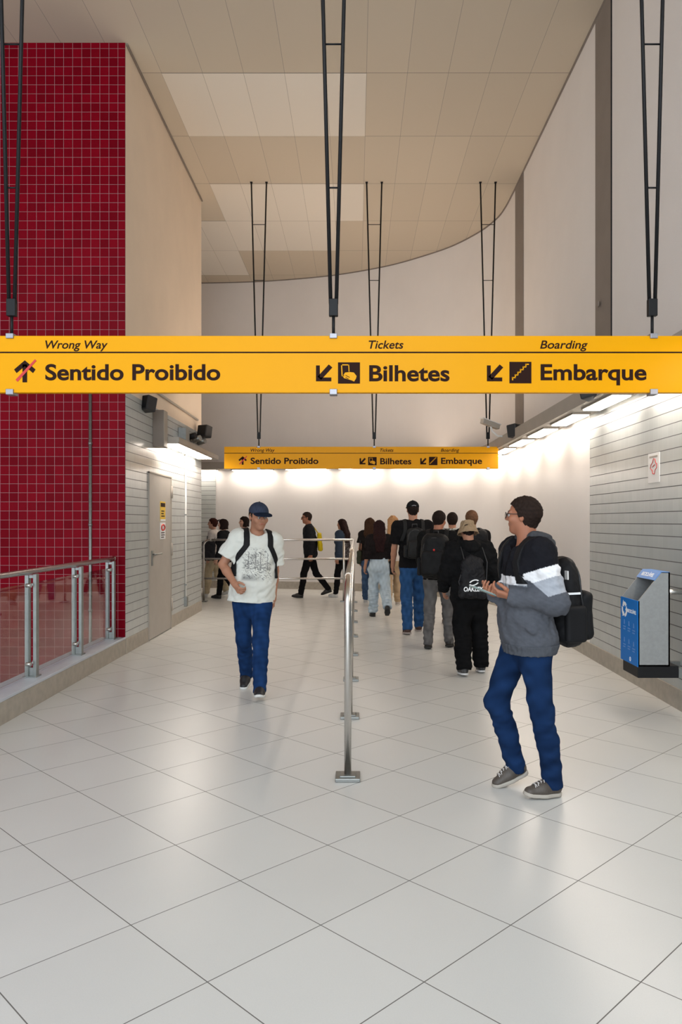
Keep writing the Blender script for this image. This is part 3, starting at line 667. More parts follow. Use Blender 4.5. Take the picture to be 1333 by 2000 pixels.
class Person:
    def __init__(s, pos, heading, H=1.72, legs=((0, 0, 0, 0), (0, 0, 0, 0)), arms=((0, 6, 8, 0), (0, 6, 8, 0)), lean=0, roll=0, twist=0,
                 head=(0, 0, 0), g=1.0, belly=0, shw=.185, hipw=.088, h=.006, fem=False, foot_turn=6, hand_curl=(.5, .5), hip_tilt=0, headsc=1.0):
        s.k = k = H/1.75; s.h = h; s.g = g; s.H = H; s.fem = fem; s.belly = belly; s.pos = pos; s.hs = headsc
        base = rotz(np.eye(3), heading); s.Mp = base
        s.Mc = roty(rotz(rotx(base, lean), twist), roll); s.Mh = roty(rotx(rotz(rotz(rotx(base, lean*.4), twist*.7), head[0]), -head[1]), head[2])
        r, f, u = base
        s.sd = (-1, 1)   # left, right
        def leg(i, a):
            sx = s.sd[i]; fl, ab, kn, ft = a
            hip = r*sx*hipw*k+u*(-.02*k)
            td = -u*math.cos(R_(fl))+f*math.sin(R_(fl))+r*sx*math.sin(R_(ab)); td = unit(td)
            sdv = unit(-u*math.cos(R_(fl-kn))+f*math.sin(R_(fl-kn))+r*sx*math.sin(R_(ab))*.6)
            knee = hip+td*.435*k; ank = knee+sdv*.405*k
            fr = rotx(rotz(base, -sx*foot_turn), -ft)
            return hip, knee, ank, fr
        s.legs = [leg(i, legs[i]) for i in range(2)]
        low = 9
        for hp, kn, an, fr in s.legs:
            for y in (-.06, .0, .12, .18): low = min(low, (an+fr[1]*y*k-fr[2]*.088*k)[2] if y < .15 else (an+fr[1]*y*k-fr[2]*.075*k)[2])
        s.pel = V3(0, 0, -low); off = s.pel
        s.legs = [(a+off, b+off, c+off, d) for a, b, c, d in s.legs]
        c = lambda x, y, z: s.pel+(s.Mc.T @ V3(x, y, z))*k
        s.c = c
        s.neckb = c(0, -.01, .535); s.headc = c(0, 0, .56)+(s.Mh.T @ V3(0, .02, .155))*k*1.0
        s.sh = [c(sx*shw, -.005, .495) for sx in s.sd]; s.shw = shw
        rc, fc, uc = s.Mc; s.arms = []
        for i, a in enumerate(arms):
            sx = s.sd[i]
            if len(a) == 2:      # elbow and wrist given in the chest frame
                el = c(*a[0]); wr = c(*a[1]); hd = unit(wr-el)
            else:
                fl, ab, eb, inn = a
                ud = unit(-uc*math.cos(R_(fl))+fc*math.sin(R_(fl))+rc*sx*math.sin(R_(ab)))
                fd = unit(-uc*math.cos(R_(fl+eb))+fc*math.sin(R_(fl+eb))+rc*sx*(math.sin(R_(ab))*.4-inn))
                el = s.sh[i]+ud*.295*k; wr = el+fd*.255*k; hd = fd
            s.arms.append((s.sh[i], el, wr, hd))
        s.curl = hand_curl
    def bounds(s, pts, m=.22):
        P = np.array(pts); return P.min(0)-m, P.max(0)+m
    def allpts(s):
        p = [s.pel, s.headc, s.neckb]
        for l in s.legs: p += [l[1], l[2]]
        for a in s.arms: p += [a[1], a[2]]
        return p
    def hp(s, x, y, z): return s.headc+(s.Mh.T @ V3(x, y, z))*s.k*s.hs
    def torso(s, F, o, low=-.06, k=.05, fold=None, chest=0):
        g, kk, c = s.g, s.k, s.c; fr = s.Mc
        fm = s.fem
        hipr = (.172 if fm else .160)*g; wr_ = (.128 if fm else .148)*g; cr = (.142 if fm else .166)*(g*.5+.5)
        F.cone(c(0, 0, low), c(0, 0, .06), hipr*kk+o, (hipr-.01)*kk+o, k, fr, (1, .70, 1), fold=fold)
        F.cone(c(0, .0, .06), c(0, .0, .20), (hipr-.012)*kk+o, wr_*kk+o, k, fr, (1, .70, 1), fold=fold)
        F.cone(c(0, 0, .20), c(0, -.005, .38), wr_*kk+o, cr*kk+o, k, fr, (1, .68, 1), fold=fold)
        F.cone(c(-(s.shw-.06), -.01, .475), c((s.shw-.06), -.01, .475), .068*kk+o, .068*kk+o, .06, fr)
        F.cone(c(-(s.shw-.06), -.015, .40), c((s.shw-.06), -.015, .40), .085*kk+o, .085*kk+o, .06, fr)
        for sx in s.sd: F.cone(c(sx*.03, -.02, .545), c(sx*s.shw*.8, -.012, .495), .042*kk+o*.4, .05*kk+o*.6, .04, fr)
        if s.belly and o > 0: F.ell(c(0, .05, .12), (.145*g*kk+o, .10*kk*s.belly+o, .16*kk+o), fr, .06)
        if o < 0: pass
        elif fm:
            for sx in s.sd: F.ell(c(sx*.065, .09, .335), (.06*kk+o, .055*kk+o, .06*kk+o), fr, .04)
            for sx in s.sd: F.ell(c(sx*.07, -.05, -.02), (.095*kk+o, .095*kk+o, .10*kk+o), fr, .05)
        else:
            for sx in s.sd: F.ell(c(sx*.07, -.045, -.02), (.088*g*kk+o, .088*kk+o, .095*kk+o), fr, .05)
    def hand(s, F, i):
        k = s.k; sh, el, wr, hd = s.arms[i]; sx = s.sd[i]
        f = unit(hd)
        # palm normal: faces the body side (towards -sx right axis), thumb side = forward
        inw = -sx*s.Mc[0]; inw = unit(inw-f*(inw @ f)); th = unit(np.cross(f, inw)); fwd = s.Mc[1]
        if th @ (fwd+.5*s.Mc[2]) < 0: th = -th
        if hasattr(s, 'palm') and s.palm[i] is not None:
            inw = unit(s.palm[i]); inw = unit(inw-f*(inw @ f)); th = unit(np.cross(f, inw)); t0 = s.thumb[i]
            if th @ t0 < 0: th = -th
        P = lambda a, b, c: wr+f*a*k+th*b*k+inw*c*k
        # wrist to palm
        F.cone(P(-.02, 0, 0), P(.02, 0, 0), .026*k, .028*k, .015)
        for b in (-.026, -.009, .009, .026): F.cone(P(.015, b*.6, 0), P(.085, b, .002), .015*k, .0125*k, .012)
        cu = s.curl[i]
        for b, l, r in ((.030, .070, .0088), (.0105, .078, .009), (-.0095, .072, .0086), (-.029, .058, .0078)):
            a = P(.085, b, .002); ang = .25+cu*.6; d0 = b*2.2
            for j, fl_ in enumerate((.45, .32, .25)):
                dr = f*math.cos(ang)+inw*math.sin(ang)+th*d0; e_ = a+unit(dr)*l*fl_*k
                F.cone(a, e_, r*k*(1-.08*j), r*k*(.92-.08*j), .004); a = e_; ang += cu*1.05
        a = P(.02, .028, .006)
        for j, (l, r) in enumerate(((.038, .0125), (.032, .0105), (.024, .0092))):
            dr = f*(.75+.1*j)+th*(.75-.45*j)+inw*(.25+.25*j*cu); e_ = a+unit(dr)*l*k; F.cone(a, e_, r*k, r*.92*k, .008); a = e_
    def body(s, name, skin, label, cat='person', beard=None, group=None):
        k, h = s.k, s.h
        F = Field(*s.bounds(s.allpts(), .2), h)
        s.torso(F, -.020, low=.04); F.cone(s.legs[0][0], s.legs[1][0], .075*k, .075*k, .03); F.cone(s.pel, s.c(0, 0, .06), .085*k, .09*k, .04)
        for hip, kn, an, fr in s.legs:
            F.cone(hip, kn, .074*k*s.g, .045*k, .03); m = kn*.65+an*.35-fr[1]*.010*k
            F.cone(kn, m, .044*k, .044*k, .02); F.cone(m, an, .044*k, .032*k, .02)
            F.cone(an+fr[2]*-.04*k, an+fr[1]*.13*k-fr[2]*.055*k, .034*k, .026*k, .02)
        for i, (sh, el, wr, hd) in enumerate(s.arms):
            F.cone(s.c(s.sd[i]*.14, -.01, .48), sh, .05*k, .052*k, .03)
            a_ = 1.0 if not s.fem else .84
            F.cone(sh, el, .050*k*a_*s.g**.5, .040*k*a_, .02); m = el*.65+wr*.35
            F.cone(el, m, .040*k*a_, .041*k*a_, .015); F.cone(m, wr, .041*k*a_, .026*k*a_, .015)
            s.hand(F, i)
        F.cone(s.c(0, -.012, .50), s.hp(0, -.022, -.04), .062*k*(1 if not s.fem else .85), .056*k*(1 if not s.fem else .85), .03)
        s.headf(F)
        sk = np.array(skin)
        hc, Mh, kk = s.headc, s.Mh, s.k*s.hs
        def cf(P):
            c = sk*(1+.05*vnoise(P, .06, 3))[:, None]
            q = (P-hc) @ Mh.T/kk
            lip = np.exp(-((q[:, 0]/.022)**2+((q[:, 2]+.052)/.008)**2)**2)*(q[:, 1] > .07)
            c = c*(1-lip[:, None]*np.array([.15, .4, .35]))
            br = ((np.abs(np.abs(q[:, 0])-.032) < .018) & (np.abs(q[:, 2]-.027-.1*(np.abs(q[:, 0])-.03)) < .005) & (q[:, 1] > .06))
            c[br] = np.array([.05, .03, .02])
            if beard is not None:
                bd = np.clip((-.02-q[:, 2])/.03, 0, 1)*np.clip((q[:, 1]-.0)/.03, 0, 1)*np.clip((q[:, 2]+.13)/.02, 0, 1)*beard
                c = c*(1-.5*bd[:, None])
            return c
        o = F.mesh(name, MS['skin'], None, cf, tuple(s.pos)); s.root = o
        return tag(o, label, cat, group)
    def headf(s, F):
        hp = s.hp; k = s.k*s.hs; fr = s.Mh
        E_ = lambda c, r, kk=.02, op='u': F.ell(hp(*c), tuple(np.array(r)*k), fr, kk, op)
        E_((0, -.012, .030), (.074, .096, .083), .01)
        E_((0, .018, -.045), (.060, .068, .066), .03)
        E_((0, .058, -.092), (.026, .024, .020), .025)
        for sx in (-1, 1): E_((sx*.042, .055, -.022), (.024, .026, .024), .02)
        for sx in (-1, 1): E_((sx*.032, .099, .005), (.018, .016, .012), .012, 's')
        for sx in (-1, 1): F.cone(hp(sx*.012, .086, .024), hp(sx*.045, .070, .024), .010*k, .009*k, .012)
        F.cone(hp(0, .084, .018), hp(0, .106, -.018), .0085*k, .0125*k, .010)
        for sx in (-1, 1): F.cone(hp(sx*.010, .096, -.022), hp(sx*.012, .094, -.022), .0095*k, .009*k, .008)
        F.cone(hp(-.018, .080, -.049), hp(.018, .080, -.049), .0085*k, .0085*k, .006); F.cone(hp(-.014, .079, -.059), hp(.014, .079, -.059), .009*k, .009*k, .006)
        for sx in (-1, 1):
            E_((sx*.076, -.012, -.004), (.010, .018, .031), .008); E_((sx*.083, -.006, .0), (.006, .010, .018), .004, 's')
    def eyes(s):
        k = s.k*s.hs
        for sx in (-1, 1):
            b = MB().ball(Vector(s.hp(sx*.031, .0785, .004)), .0125*k, n=12); e = b.build('eye', M['eye_white'], s.root)
            MB().ball(Vector(s.hp(sx*.031, .0885, .004)), .0055*k, n=10).build('iris', M['iris'], e)
    # --- clothing
    def trousers(s, color, fit=.012, wide=1.0, hem=.0, name='trousers', m='denim', amp=.005, seed=1, waist=-.03, rise=True):
        k, h = s.k, s.h
        F = Field(*s.bounds([s.pel]+[x for l in s.legs for x in (l[0], l[1], l[2])], .21), h)
        g = s.g; fr = s.Mp; fm = s.fem
        hr = (.172 if fm else .160)*g
        p = lambda x, y, z: s.pel+(s.Mp.T @ V3(x, y, z))*k
        F.cone(p(0, 0, -.05), p(0, 0, waist), hr*k+fit-.004, (hr-.014)*k+fit-.004, .04, fr, (1, .72, 1))
        for sx in s.sd: F.ell(p(sx*.07, -.05, -.02), ((.095 if fm else .088)*g*k+fit, (.095 if fm else .088)*k+fit, .10*k+fit), fr, .05)
        for i, (hip, kn, an, f_) in enumerate(s.legs):
            b = an+unit(an-kn)*hem*k
            F.cone(hip, kn, .088*k*g+fit, .060*k*wide+fit*.8, .035, fold=(amp*.6, 3, i+seed))
            m_ = kn*.6+b*.4-f_[1]*.012*k
            F.cone(kn, m_, .060*k*wide+fit*.8, .058*k*wide+fit*.8, .03, fold=(amp, 3, i+seed+.5))
            F.cone(m_, b, .058*k*wide+fit*.8, .047*k*wide+fit*.9, .02, flatb=True, fold=(amp*1.3, 3.2, i+seed+1))
        F.rough(amp*.8, .14, seed)
        F.clip((F.loc(s.pel, s.Mp)[2]-waist*k))
        return F.mesh(name, MS[m], s.root, color)
    def top(s, color, sleeve='long', fit=.016, hem=-.06, name='shirt', m='cloth', amp=.004, seed=2, neck=.0, wide=1.0, cuff=.0, keep=False, sl_fold=4, collar=None, short=.62, flare=0):
        k, h = s.k, s.h
        F = Field(*s.bounds([s.pel, s.neckb]+[x for a in s.arms for x in (a[0], a[1], a[2])], .24), h)
        s.torso(F, fit, low=hem-.06, fold=(amp*.7, 2.2, seed))
        if flare: F.cone(s.c(0, .0, hem-.08), s.c(0, 0, .10), .16*s.g*k+fit+flare, .14*k+fit, .05, s.Mc, (1, .74, 1))
        T = F.copy() if keep else None
        for i, (sh, el, wr, hd) in enumerate(s.arms):
            F.cone(s.c(s.sd[i]*.135, -.01, .475), sh, .055*k+fit, .056*k+fit, .04)
            if sleeve == 'short':
                e = sh+(el-sh)*short
                F.cone(sh, e, .056*k*wide+fit, .056*k*wide+fit*1.5, .03, flatb=True, fold=(amp, 1.5, i+seed))
            elif sleeve == 'long':
                F.cone(sh, el, .055*k*wide+fit, .046*k*wide+fit, .03, fold=(amp, sl_fold, i+seed))
                e = wr+unit(wr-el)*cuff*k
                F.cone(el, e, .046*k*wide+fit, .034*k*wide+fit*.7, .02, flatb=True, fold=(amp*1.2, sl_fold, i+seed+1))
        F.rough(amp, .13, seed); F.rough(amp*.35, .05, seed+5)
        # neck opening
        fr = s.Mc
        F.cone(s.c(0, .010+neck*.3, .52-neck), s.c(0, .03, .66), .066*k, .085*k, .012, op='s')
        if collar:
            F.cone(s.c(0, -.014, .52), s.c(0, -.006, .58), .072*k, .070*k, .01, flatb=True); F.cone(s.c(0, .01, .535), s.c(0, .012, .66), .0605*k, .064*k, .004, op='s')
        F.clip(hem*k-F.loc(s.pel, s.Mc)[2])
        s.topF = F; s.torF = T
        return F.mesh(name, MS[m], s.root, color)
    def hood(s, color, name='hood', m='cloth', down=True, k_=1):
        F = Field(*s.bounds([s.neckb, s.headc], .26), s.h); k = s.k; c = s.c
        for a in np.linspace(-1, 1, 9):
            t = a*1.9
            p = c(math.sin(t)*.088*k_, -.035-math.cos(t)*.070*k_, (.590 if k_ > 1.1 else .565)-.028*(1-abs(a))+.0*a)
            if a > -1: F.cone(q, p, .036*k, .036*k, .02)
            q = p
        F.cone(c(-.06, -.12, .515), c(.06, -.12, .515), .05*k, .05*k, .04); F.cone(c(0, -.13, .48), c(0, -.135, .44), .06*k, .03*k, .04)
        F.rough(.004, .07, 4)
        return F.mesh(name, MS[m], s.root, color)
    def shoes(s, color, sole=(.5, .5, .48), name='shoe', toe=None, laces=None, h=None, high=0):
        k = s.k; h = h or min(s.h, .006)
        for i, (hp_, kn, an, fr) in enumerate(s.legs):
            p = lambda x, y, z: an+(fr.T @ V3(x, y, z))*k
            F = Field(*s.bounds([an, p(0, .17, -.06)], .14), h)
            F.cone(p(0, -.012, -.045), p(0, .06, -.045), .046*k, .048*k, .02, fr, (.86, 1, 1)); F.cone(p(0, .06, -.052), p(.004*s.sd[i]*-1, .142, -.06), .046*k, .036*k, .03, fr, (1, 1, .85))
            F.cone(p(0, -.012, -.03), p(0, .004, .025+high), .046*k, .044*k, .02, flatb=True)
            F.clip(-(F.loc(an, fr)[2]+.068*k))
            o = F.mesh(name, MS['leather'], s.root, color)
            G = Field(*s.bounds([an, p(0, .17, -.06)], .14), h)
            G.cone(p(0, -.014, -.075), p(0, .06, -.075), .047*k, .049*k, .02); G.cone(p(0, .06, -.075), p(.004*-s.sd[i], .145, -.075), .049*k, .040*k, .02)
            z = G.loc(an, fr)[2]; y = G.loc(an, fr)[1]
            spring = np.clip((y-.11*k)/(.08*k), 0, 1)**2*.018*k
            G.clip(np.abs(z+.078*k-spring)-.0115*k)
            G.mesh('sole', MS['rub'], o, sole)
            if laces is not None:
                lb = MB()
                for j in range(5):
                    y = .035+j*.019; zz = .010-j*.0075
                    lb.tube([p(-.022, y, zz-.006), p(-.01, y+.003, zz+.006), p(.012, y+.009, zz+.005), p(.024, y+.012, zz-.008)], .0028*k, 6)
                    lb.tube([p(.022, y, zz-.006), p(.01, y+.003, zz+.006), p(-.012, y+.009, zz+.005), p(-.024, y+.012, zz-.008)], .0028*k, 6)
                lb.build('laces', laces, o)
    def hair(s, color, style='short', vol=.010, length=.3, seed=3, name='hair'):
        k = s.k*s.hs; hp = s.hp; fr = s.Mh
        pts = [s.headc]; 
        if style == 'long': pts += [s.c(0, -.15, .5-length)]
        F = Field(*s.bounds(pts, .2), s.h)
        F.ell(hp(0, -.014, .034), tuple((np.array((.075, .097, .084))+vol)*k), fr, .01)
        q = F.loc(s.headc, fr); y = q[1]/k; z = q[2]/k; x = np.abs(q[0])/k
        if style == 'short':
            F.cone(hp(0, -.030, .0), hp(0, -.028, -.062), (.070+vol)*k, (.052+vol)*k, .03, fr, (.92, 1.0, 1))
            hl = np.interp(y, [-.12, -.05, -.022, -.01, .008, .025, .055, .08, .12], [-.078, -.072, -.05, .0, -.012, .036, .066, .078, .09])
            F.clip((hl-z)*k)
            F.rough(.0025, .02, seed)
        elif style == 'bald':
            hl = np.interp(y, [-.12, -.05, -.022, -.01, .02, .06, .12], [-.065, -.06, -.02, .02, .05, .10, .12]); F.clip((hl-z)*k)
        else:
            hl = np.interp(y, [-.12, -.02, .0, .03, .055, .085, .12], [-.2, -.2, -.05, .0, .045, .062, .075])
            F.clip((hl-z)*k)
            if style == 'bob':
                for sx in (-1, 1):
                    F.cone(hp(sx*.055, -.02, .02), hp(sx*.062, .005, -.10), .042*k, .040*k, .03, flatb=True)
                F.cone(hp(0, -.05, .02), hp(0, -.05, -.10), .075*k, .072*k, .03, flatb=True)
            elif style == 'long':
                b = s.c(0, -.12, .52-length)
                for sx in (-.055, 0, .055):
                    b_ = b+s.Mc[0]*sx*.9*k; m_ = s.c(sx*1.2, -.115, .50)
                    F.cone(hp(sx, -.05, .03), m_, .052*k, .045*k, .03, fold=(.003, 2, seed+sx*50)); F.cone(m_, b_, .045*k, .022*k, .03, fold=(.004, 2, seed+sx*90))
                for sx in (-1, 1): F.cone(hp(sx*.062, -.015, .02), s.c(sx*.09, -.06, .48), .028*k, .028*k, .03)
            F.rough(.004, .035, seed)
            for sd in range(1):
                i = np.nonzero(np.abs(F.A) < .02); P = np.stack([F.ax[j][i[j]] for j in range(3)], 1)
                u = P @ s.Mc[0]; F.A[i] += (.0022*np.sin(u*420+3*np.sin((P @ s.Mc[2])*18))).astype(np.float32)
        return F.mesh(name, MS['hair'], s.root, color)
    def cap(s, color, back=False, name='cap', brim=None):
        k = s.k*s.hs; hp = s.hp; fr = s.Mh
        F = Field(*s.bounds([s.headc], .24), s.h)
        F.ell(hp(0, -.010, .040), tuple(np.array((.086, .108, .090))*k), fr, .01)
        q = F.loc(s.headc, fr); F.clip((.036*k-q[2]-q[1]*.05))
        o = F.mesh(name, MS['cloth'], s.root, color)
        G = Field(*s.bounds([s.headc, hp(0, .18, 0)], .2), min(s.h, .005))
        G.ell(hp(0, .085, .046), tuple(np.array((.083, .095, .2))*k), fr, .01)
        q = G.loc(s.headc, fr); z = q[2]-(.050*k-(q[0]**2)*2.6/k-np.maximum(q[1]-.09*k, 0)*.22)
        G.clip(np.abs(z)-.0055); G.clip(.06*k-q[1])
        G.mesh('brim', MS['cloth'], o, brim if brim is not None else color)
        MB().ball(Vector(hp(0, -.010, .131)), .008*k, (1, 1, .6), 10).build('button', M['black_plastic'], o)
        return o
    def glasses(s, m='black_plastic'):
        k = s.k*s.hs; hp = s.hp; b = MB()
        for sx in (-1, 1):
            b.tube([Vector(hp(sx*.033+.025*math.cos(t), .105-.012*abs(math.cos(t))*(1 if math.cos(t)*sx > 0 else 0), .003+.019*math.sin(t))) for t in np.linspace(0, 2*math.pi, 21)], .0022*k, 6)
            b.tube([Vector(hp(sx*.058, .093, .010)), Vector(hp(sx*.075, .06, .012)), Vector(hp(sx*.081, .0, .012)), Vector(hp(sx*.078, -.02, -.004))], .0022*k, 6)
        b.tube([Vector(hp(-.008, .106, .008)), Vector(hp(.008, .106, .008))], .0022*k, 6)
        o = b.build('glasses', M[m], s.root)
        l = MB()
        for sx in (-1, 1): l.prism([(sx*.033+.023*math.cos(t), .003+.017*math.sin(t)) for t in np.linspace(0, 2*math.pi, 17)[:-1]], Vector(hp(0, .103, 0)), Vector(s.Mh[0])*k, Vector(s.Mh[2])*k, Vector(s.Mh[1])*.001)
        l.build('lens', M['lens'], o)
        return o
    def strap(s, par, color, x0=.115, w=.024, t=.011, bottom=.28, sides=(0, 1), out=.06, name='strap', front=True, back=.30):
        for i in sides:
            sx = s.sd[i]; F = s.torF.copy(); k = s.k
            q = F.loc(s.pel, s.Mc); x, y, z = q[0]/k, q[1]/k, q[2]/k
            F.A = (F.A-t).astype(np.float32)
            cx = sx*(x0+np.clip((.44-z)/.16, 0, 1)*out)
            F.clip((np.abs(x-cx)-w)*k); F.clip(np.where(y > .0, bottom-z, back-z)*k); F.clip(-(F.A*0+s.torF.A)-.006)
            F.mesh(name, MS['nylon'], par, color)
    def backpack(s, label, color, W_=.30, Hh=.46, D=.17, cz=.27, name='backpack', pocket=True, straps=True, gap=.0, taper=.12, group=None, dangle=None, rr=.06, amp=.004, stitch=True, strapkw={}):
        k = s.k; e = empty(name, tuple(s.pos), label, 'bag', group); s.bp = e
        yb = -(.135+gap+D/2); c0 = s.c(0, yb, cz)
        F = Field(*s.bounds([c0], .42), s.h)
        F.rbox(c0, (W_/2, D/2, Hh/2), rr, s.Mc, .03, taper=taper)
        F.rough(amp, .15, 9); F.rough(amp*.4, .05, 12)
        F.mesh('bag_body', MS['nylon'], e, color)
        if pocket:
            G = Field(*s.bounds([c0], .42), s.h); G.rbox(s.c(0, yb-D/2-.012, cz-Hh*.16), (W_*.40, .045, Hh*.27), .044, s.Mc, .02); G.rough(amp, .12, 19)
            G.mesh('front_pocket', MS['nylon'], e, color)
            for sx in (-1, 1):
                G = Field(*s.bounds([c0], .42), s.h); G.rbox(s.c(sx*W_*.5, yb, cz-Hh*.24), (.025, D*.36, Hh*.2), .022, s.Mc, .02); G.mesh('side_pocket', MS['nylon'], e, color)
        if stitch:
            z_ = MB(); pts = []
            for t in np.linspace(0, math.pi, 15): pts.append(Vector(s.c(math.cos(t)*W_*.40*(1-taper*.8), yb-D*.36-.0*t, cz+Hh*.20+math.sin(t)*Hh*.22)))
            pts = [Vector(s.c(W_*.44, yb-D*.36, cz-.08))]+pts+[Vector(s.c(-W_*.44, yb-D*.36, cz-.08))]
            z_.tube(pts, .007*k, 6); z_.build('zip', M['black_plastic'], e)
            MB().tube([Vector(s.c(-.03, yb+D*.3, cz+Hh/2-.01)), Vector(s.c(-.028, yb+D*.3, cz+Hh/2+.04)), Vector(s.c(.028, yb+D*.3, cz+Hh/2+.04)), Vector(s.c(.03, yb+D*.3, cz+Hh/2-.01))], .009*k, 8).build('grab_handle', M['black_plastic'], e)
        if straps: s.strap(e, color, **strapkw)
        return e
M['eye_white'] = mat('eye_white', (.42, .38, .35), .35)
M['iris'] = mat('iris', (.03, .015, .01), .2)

# ---------------------------------------------------------------- the people
SK = (.40, .19, .115); SK_D = (.35, .14, .078); SK_L = (.52, .29, .20)
BLK = (.008, .0075, .008); BAG = (.008, .008, .009); DEN = (.010, .033, .105); HAIR_D = (.016, .010, .008)
def floor_at(x, y):
    d = FPX*EYE/(y-CY); return Vector(((x-CX)/FPX*d, d, 0))
def at(x, d): return Vector(((x-CX)/FPX*d, d, 0))

# man in the white t-shirt walking towards the camera
p = Person(at(493, 6.95), 180, 1.70, legs=((20, 1, 6, 8), (-13, 1, 16, -22)), arms=(((-.215, -.07, .21), (-.205, .0, -.035)), ((.29, -.03, .245), (.205, .165, .085))), roll=-4.5, twist=20, head=(16, -10, 0), headsc=1.04, g=1.06, belly=1.05, shw=.168, h=.005, hand_curl=(.5, .8))
p.body('person', SK, 'man walking towards the camera in a white printed t-shirt, jeans and dark blue cap', beard=.25)
p.eyes()
def shirt_col(P):
    q = (P-p.pel) @ p.Mc.T/p.k
    c = np.tile(np.array([.66, .67, .62]), (len(P), 1))*(1+.03*vnoise(P, .1, 2))[:, None]
    x, y, z = q[:, 0], q[:, 1], q[:, 2]
    u = (x+.145)/.29; v = (z-.11)/.32
    ins = (y > .03) & (u > 0) & (u < 1) & (v > 0) & (v < 1)
    x = x*.85; z = z*.85
    P2 = np.stack([x, z*0, z], 1)
    n1 = vnoise(P2, .09, 11); n2 = vnoise(P2, .035, 21); n3 = vnoise(P2, .02, 31)
    ink = np.zeros(len(P))
    ink += .75*(np.abs(n2) < .10)*(n1 > -.35)                       # sketchy pen lines
    ink += .55*(np.abs(n3+.2) < .12)*(v > .30)*(v < .62)
    for ux, w in ((.18, .013), (.42, .012), (.58, .01), (.80, .014)):
        ink += .6*(np.abs(u-ux-.01*np.sin(z*200)) < w)*(v > .35)*(v < .85)
    ink += .5*(np.abs(v-.40-.02*np.sin(x*90)) < .014)+.5*(np.abs(v-.52-.03*np.sin(x*60)) < .012)
    ink += np.clip((.24-v)/.2, 0, 1)*np.clip((u-.25)/.5, 0, 1)*.75
    ink += np.clip(n1, 0, 1)*.5*(v > .55)*(u > .55)
    fade = np.clip(np.minimum(np.minimum(u, 1-u)/.08, np.minimum(v, 1-v)/.10), 0, 1)
    ink = np.clip(ink*1.25, 0, .88)*ins*fade
    return c*(1-ink[:, None])+np.array([.10, .10, .105])*ink[:, None]
p.trousers(col(DEN, .30, .09, 5), fit=.010, wide=1.04, hem=.055, seed=3, amp=.004, waist=-.082)
p.top(shirt_col, 'short', fit=.022, hem=-.085, seed=4, amp=.0045, wide=1.12, flare=.034, keep=True, short=.74, name='t_shirt')
p.shoes((.015, .015, .017), (.66, .66, .64), h=.005)
p.hair(col((.02, .015, .012), .2, .02), 'short', vol=.004)
p.cap(col((.038, .048, .078), .15, .03), brim=col((.012, .018, .035), .1))
p.backpack('black backpack worn by the man in the white t-shirt', BAG, W_=.30, Hh=.44, D=.15, cz=.24, strapkw=dict(x0=.112, w=.027, out=.10, bottom=.15))

# man with the striped hoodie, phone and backpack, close on the right
p2 = Person(at(1030, 4.42)+Vector((0, .0, 0)), 103, 1.665, legs=((-6, 2, 3, 2), (21, 2, 39, -22)), arms=(((-.24, -.065, .215), (-.13, .145, .25)), ((.22, -.04, .225), (.055, .175, .255))),
            head=(-40, 2, 0), headsc=.95, lean=1, twist=0, g=1.0, belly=.85, shw=.176, h=.0045, hand_curl=(.55, .55), foot_turn=4)
p2.palm = [V3(*(p2.Mc[2]*.8+p2.Mc[0]*.5)), V3(*(p2.Mc[2]*.8-p2.Mc[0]*.5))]; p2.thumb = [V3(*(p2.Mc[1]*.3+p2.Mc[2])), V3(*(p2.Mc[1]*.3+p2.Mc[2]))]
p2.body('person', SK_D, 'man with glasses in a black, white and grey striped hoodie looking away, phone in hand', beard=.2)
p2.eyes()
def hood_col(P):
    q = (P-p2.pel) @ p2.Mc.T/p2.k; z = q[:, 2].copy()
    # level along each sleeve
    for i, (sh, el, wr, hd) in enumerate(p2.arms):
        v = el-sh; L2 = v @ v; t = (P-sh) @ v/L2; d1 = np.linalg.norm(P-(sh+np.clip(t, 0, 1)[:, None]*v), axis=1)
        w = wr-el; t2 = (P-el) @ w/(w @ w); d2 = np.linalg.norm(P-(el+np.clip(t2, 0, 1)[:, None]*w), axis=1)
        up = (d1 < .125) & (d1 <= d2+.002) & (q[:, 0]*p2.sd[i] > .150+.02*(t > .5))
        z = np.where(up, np.where(t < .30, .5, np.where(t < .52, .34, np.where(t < .86, .29, .1))), z)
        z = np.where((d2 < .10) & (d2 < d1) & ((q[:, 1] > .145) | (np.abs(q[:, 0]) > .165) | (d2 < .062)), .1, z)
    c = np.zeros((len(P), 3)); n = (1+.07*vnoise(P, .03, 8)+.05*vnoise(P, .012, 9))[:, None]
    c[:] = (.085, .09, .105)
    c[z > .245] = (.36, .38, .42)
    c[z > .312] = (.78, .78, .80)
    c[z > .362] = (.012, .012, .015)
    zipm = (np.abs(q[:, 0]-.0) < .008) & (q[:, 1] > .03) & (z > .24)
    c[zipm] *= .45
    return c*n
p2.trousers(col((.0075, .023, .070), .4, .10, 6), fit=.012, wide=.96, hem=.045, seed=7, amp=.0045, waist=-.06)
p2.top(hood_col, 'long', fit=.026, hem=-.055, seed=6, amp=.006, wide=1.12, keep=True, name='hoodie', cuff=.03, neck=.02)
p2.hood(col((.055, .057, .063), .2, .03), k_=1.12)
hb_ = Field.copy(p2.torF); hb_.A = hb_.A-np.float32(.005); z_ = hb_.loc(p2.pel, p2.Mc)[2]/p2.k; hb_.clip(np.abs(z_+.075)-.03); hb_.rough(.0015, .03, 3)
hb_.mesh('waistband', MS['cloth'], p2.root, col((.075, .08, .092), .08, .02))
p2.shoes(col((.072, .058, .047), .15, .02), (.42, .38, .33), laces=mat('lace', (.55, .52, .50), .8), h=.0045)
p2.hair(col((.020, .012, .009), .3, .015), 'short', vol=.010)
p2.glasses()
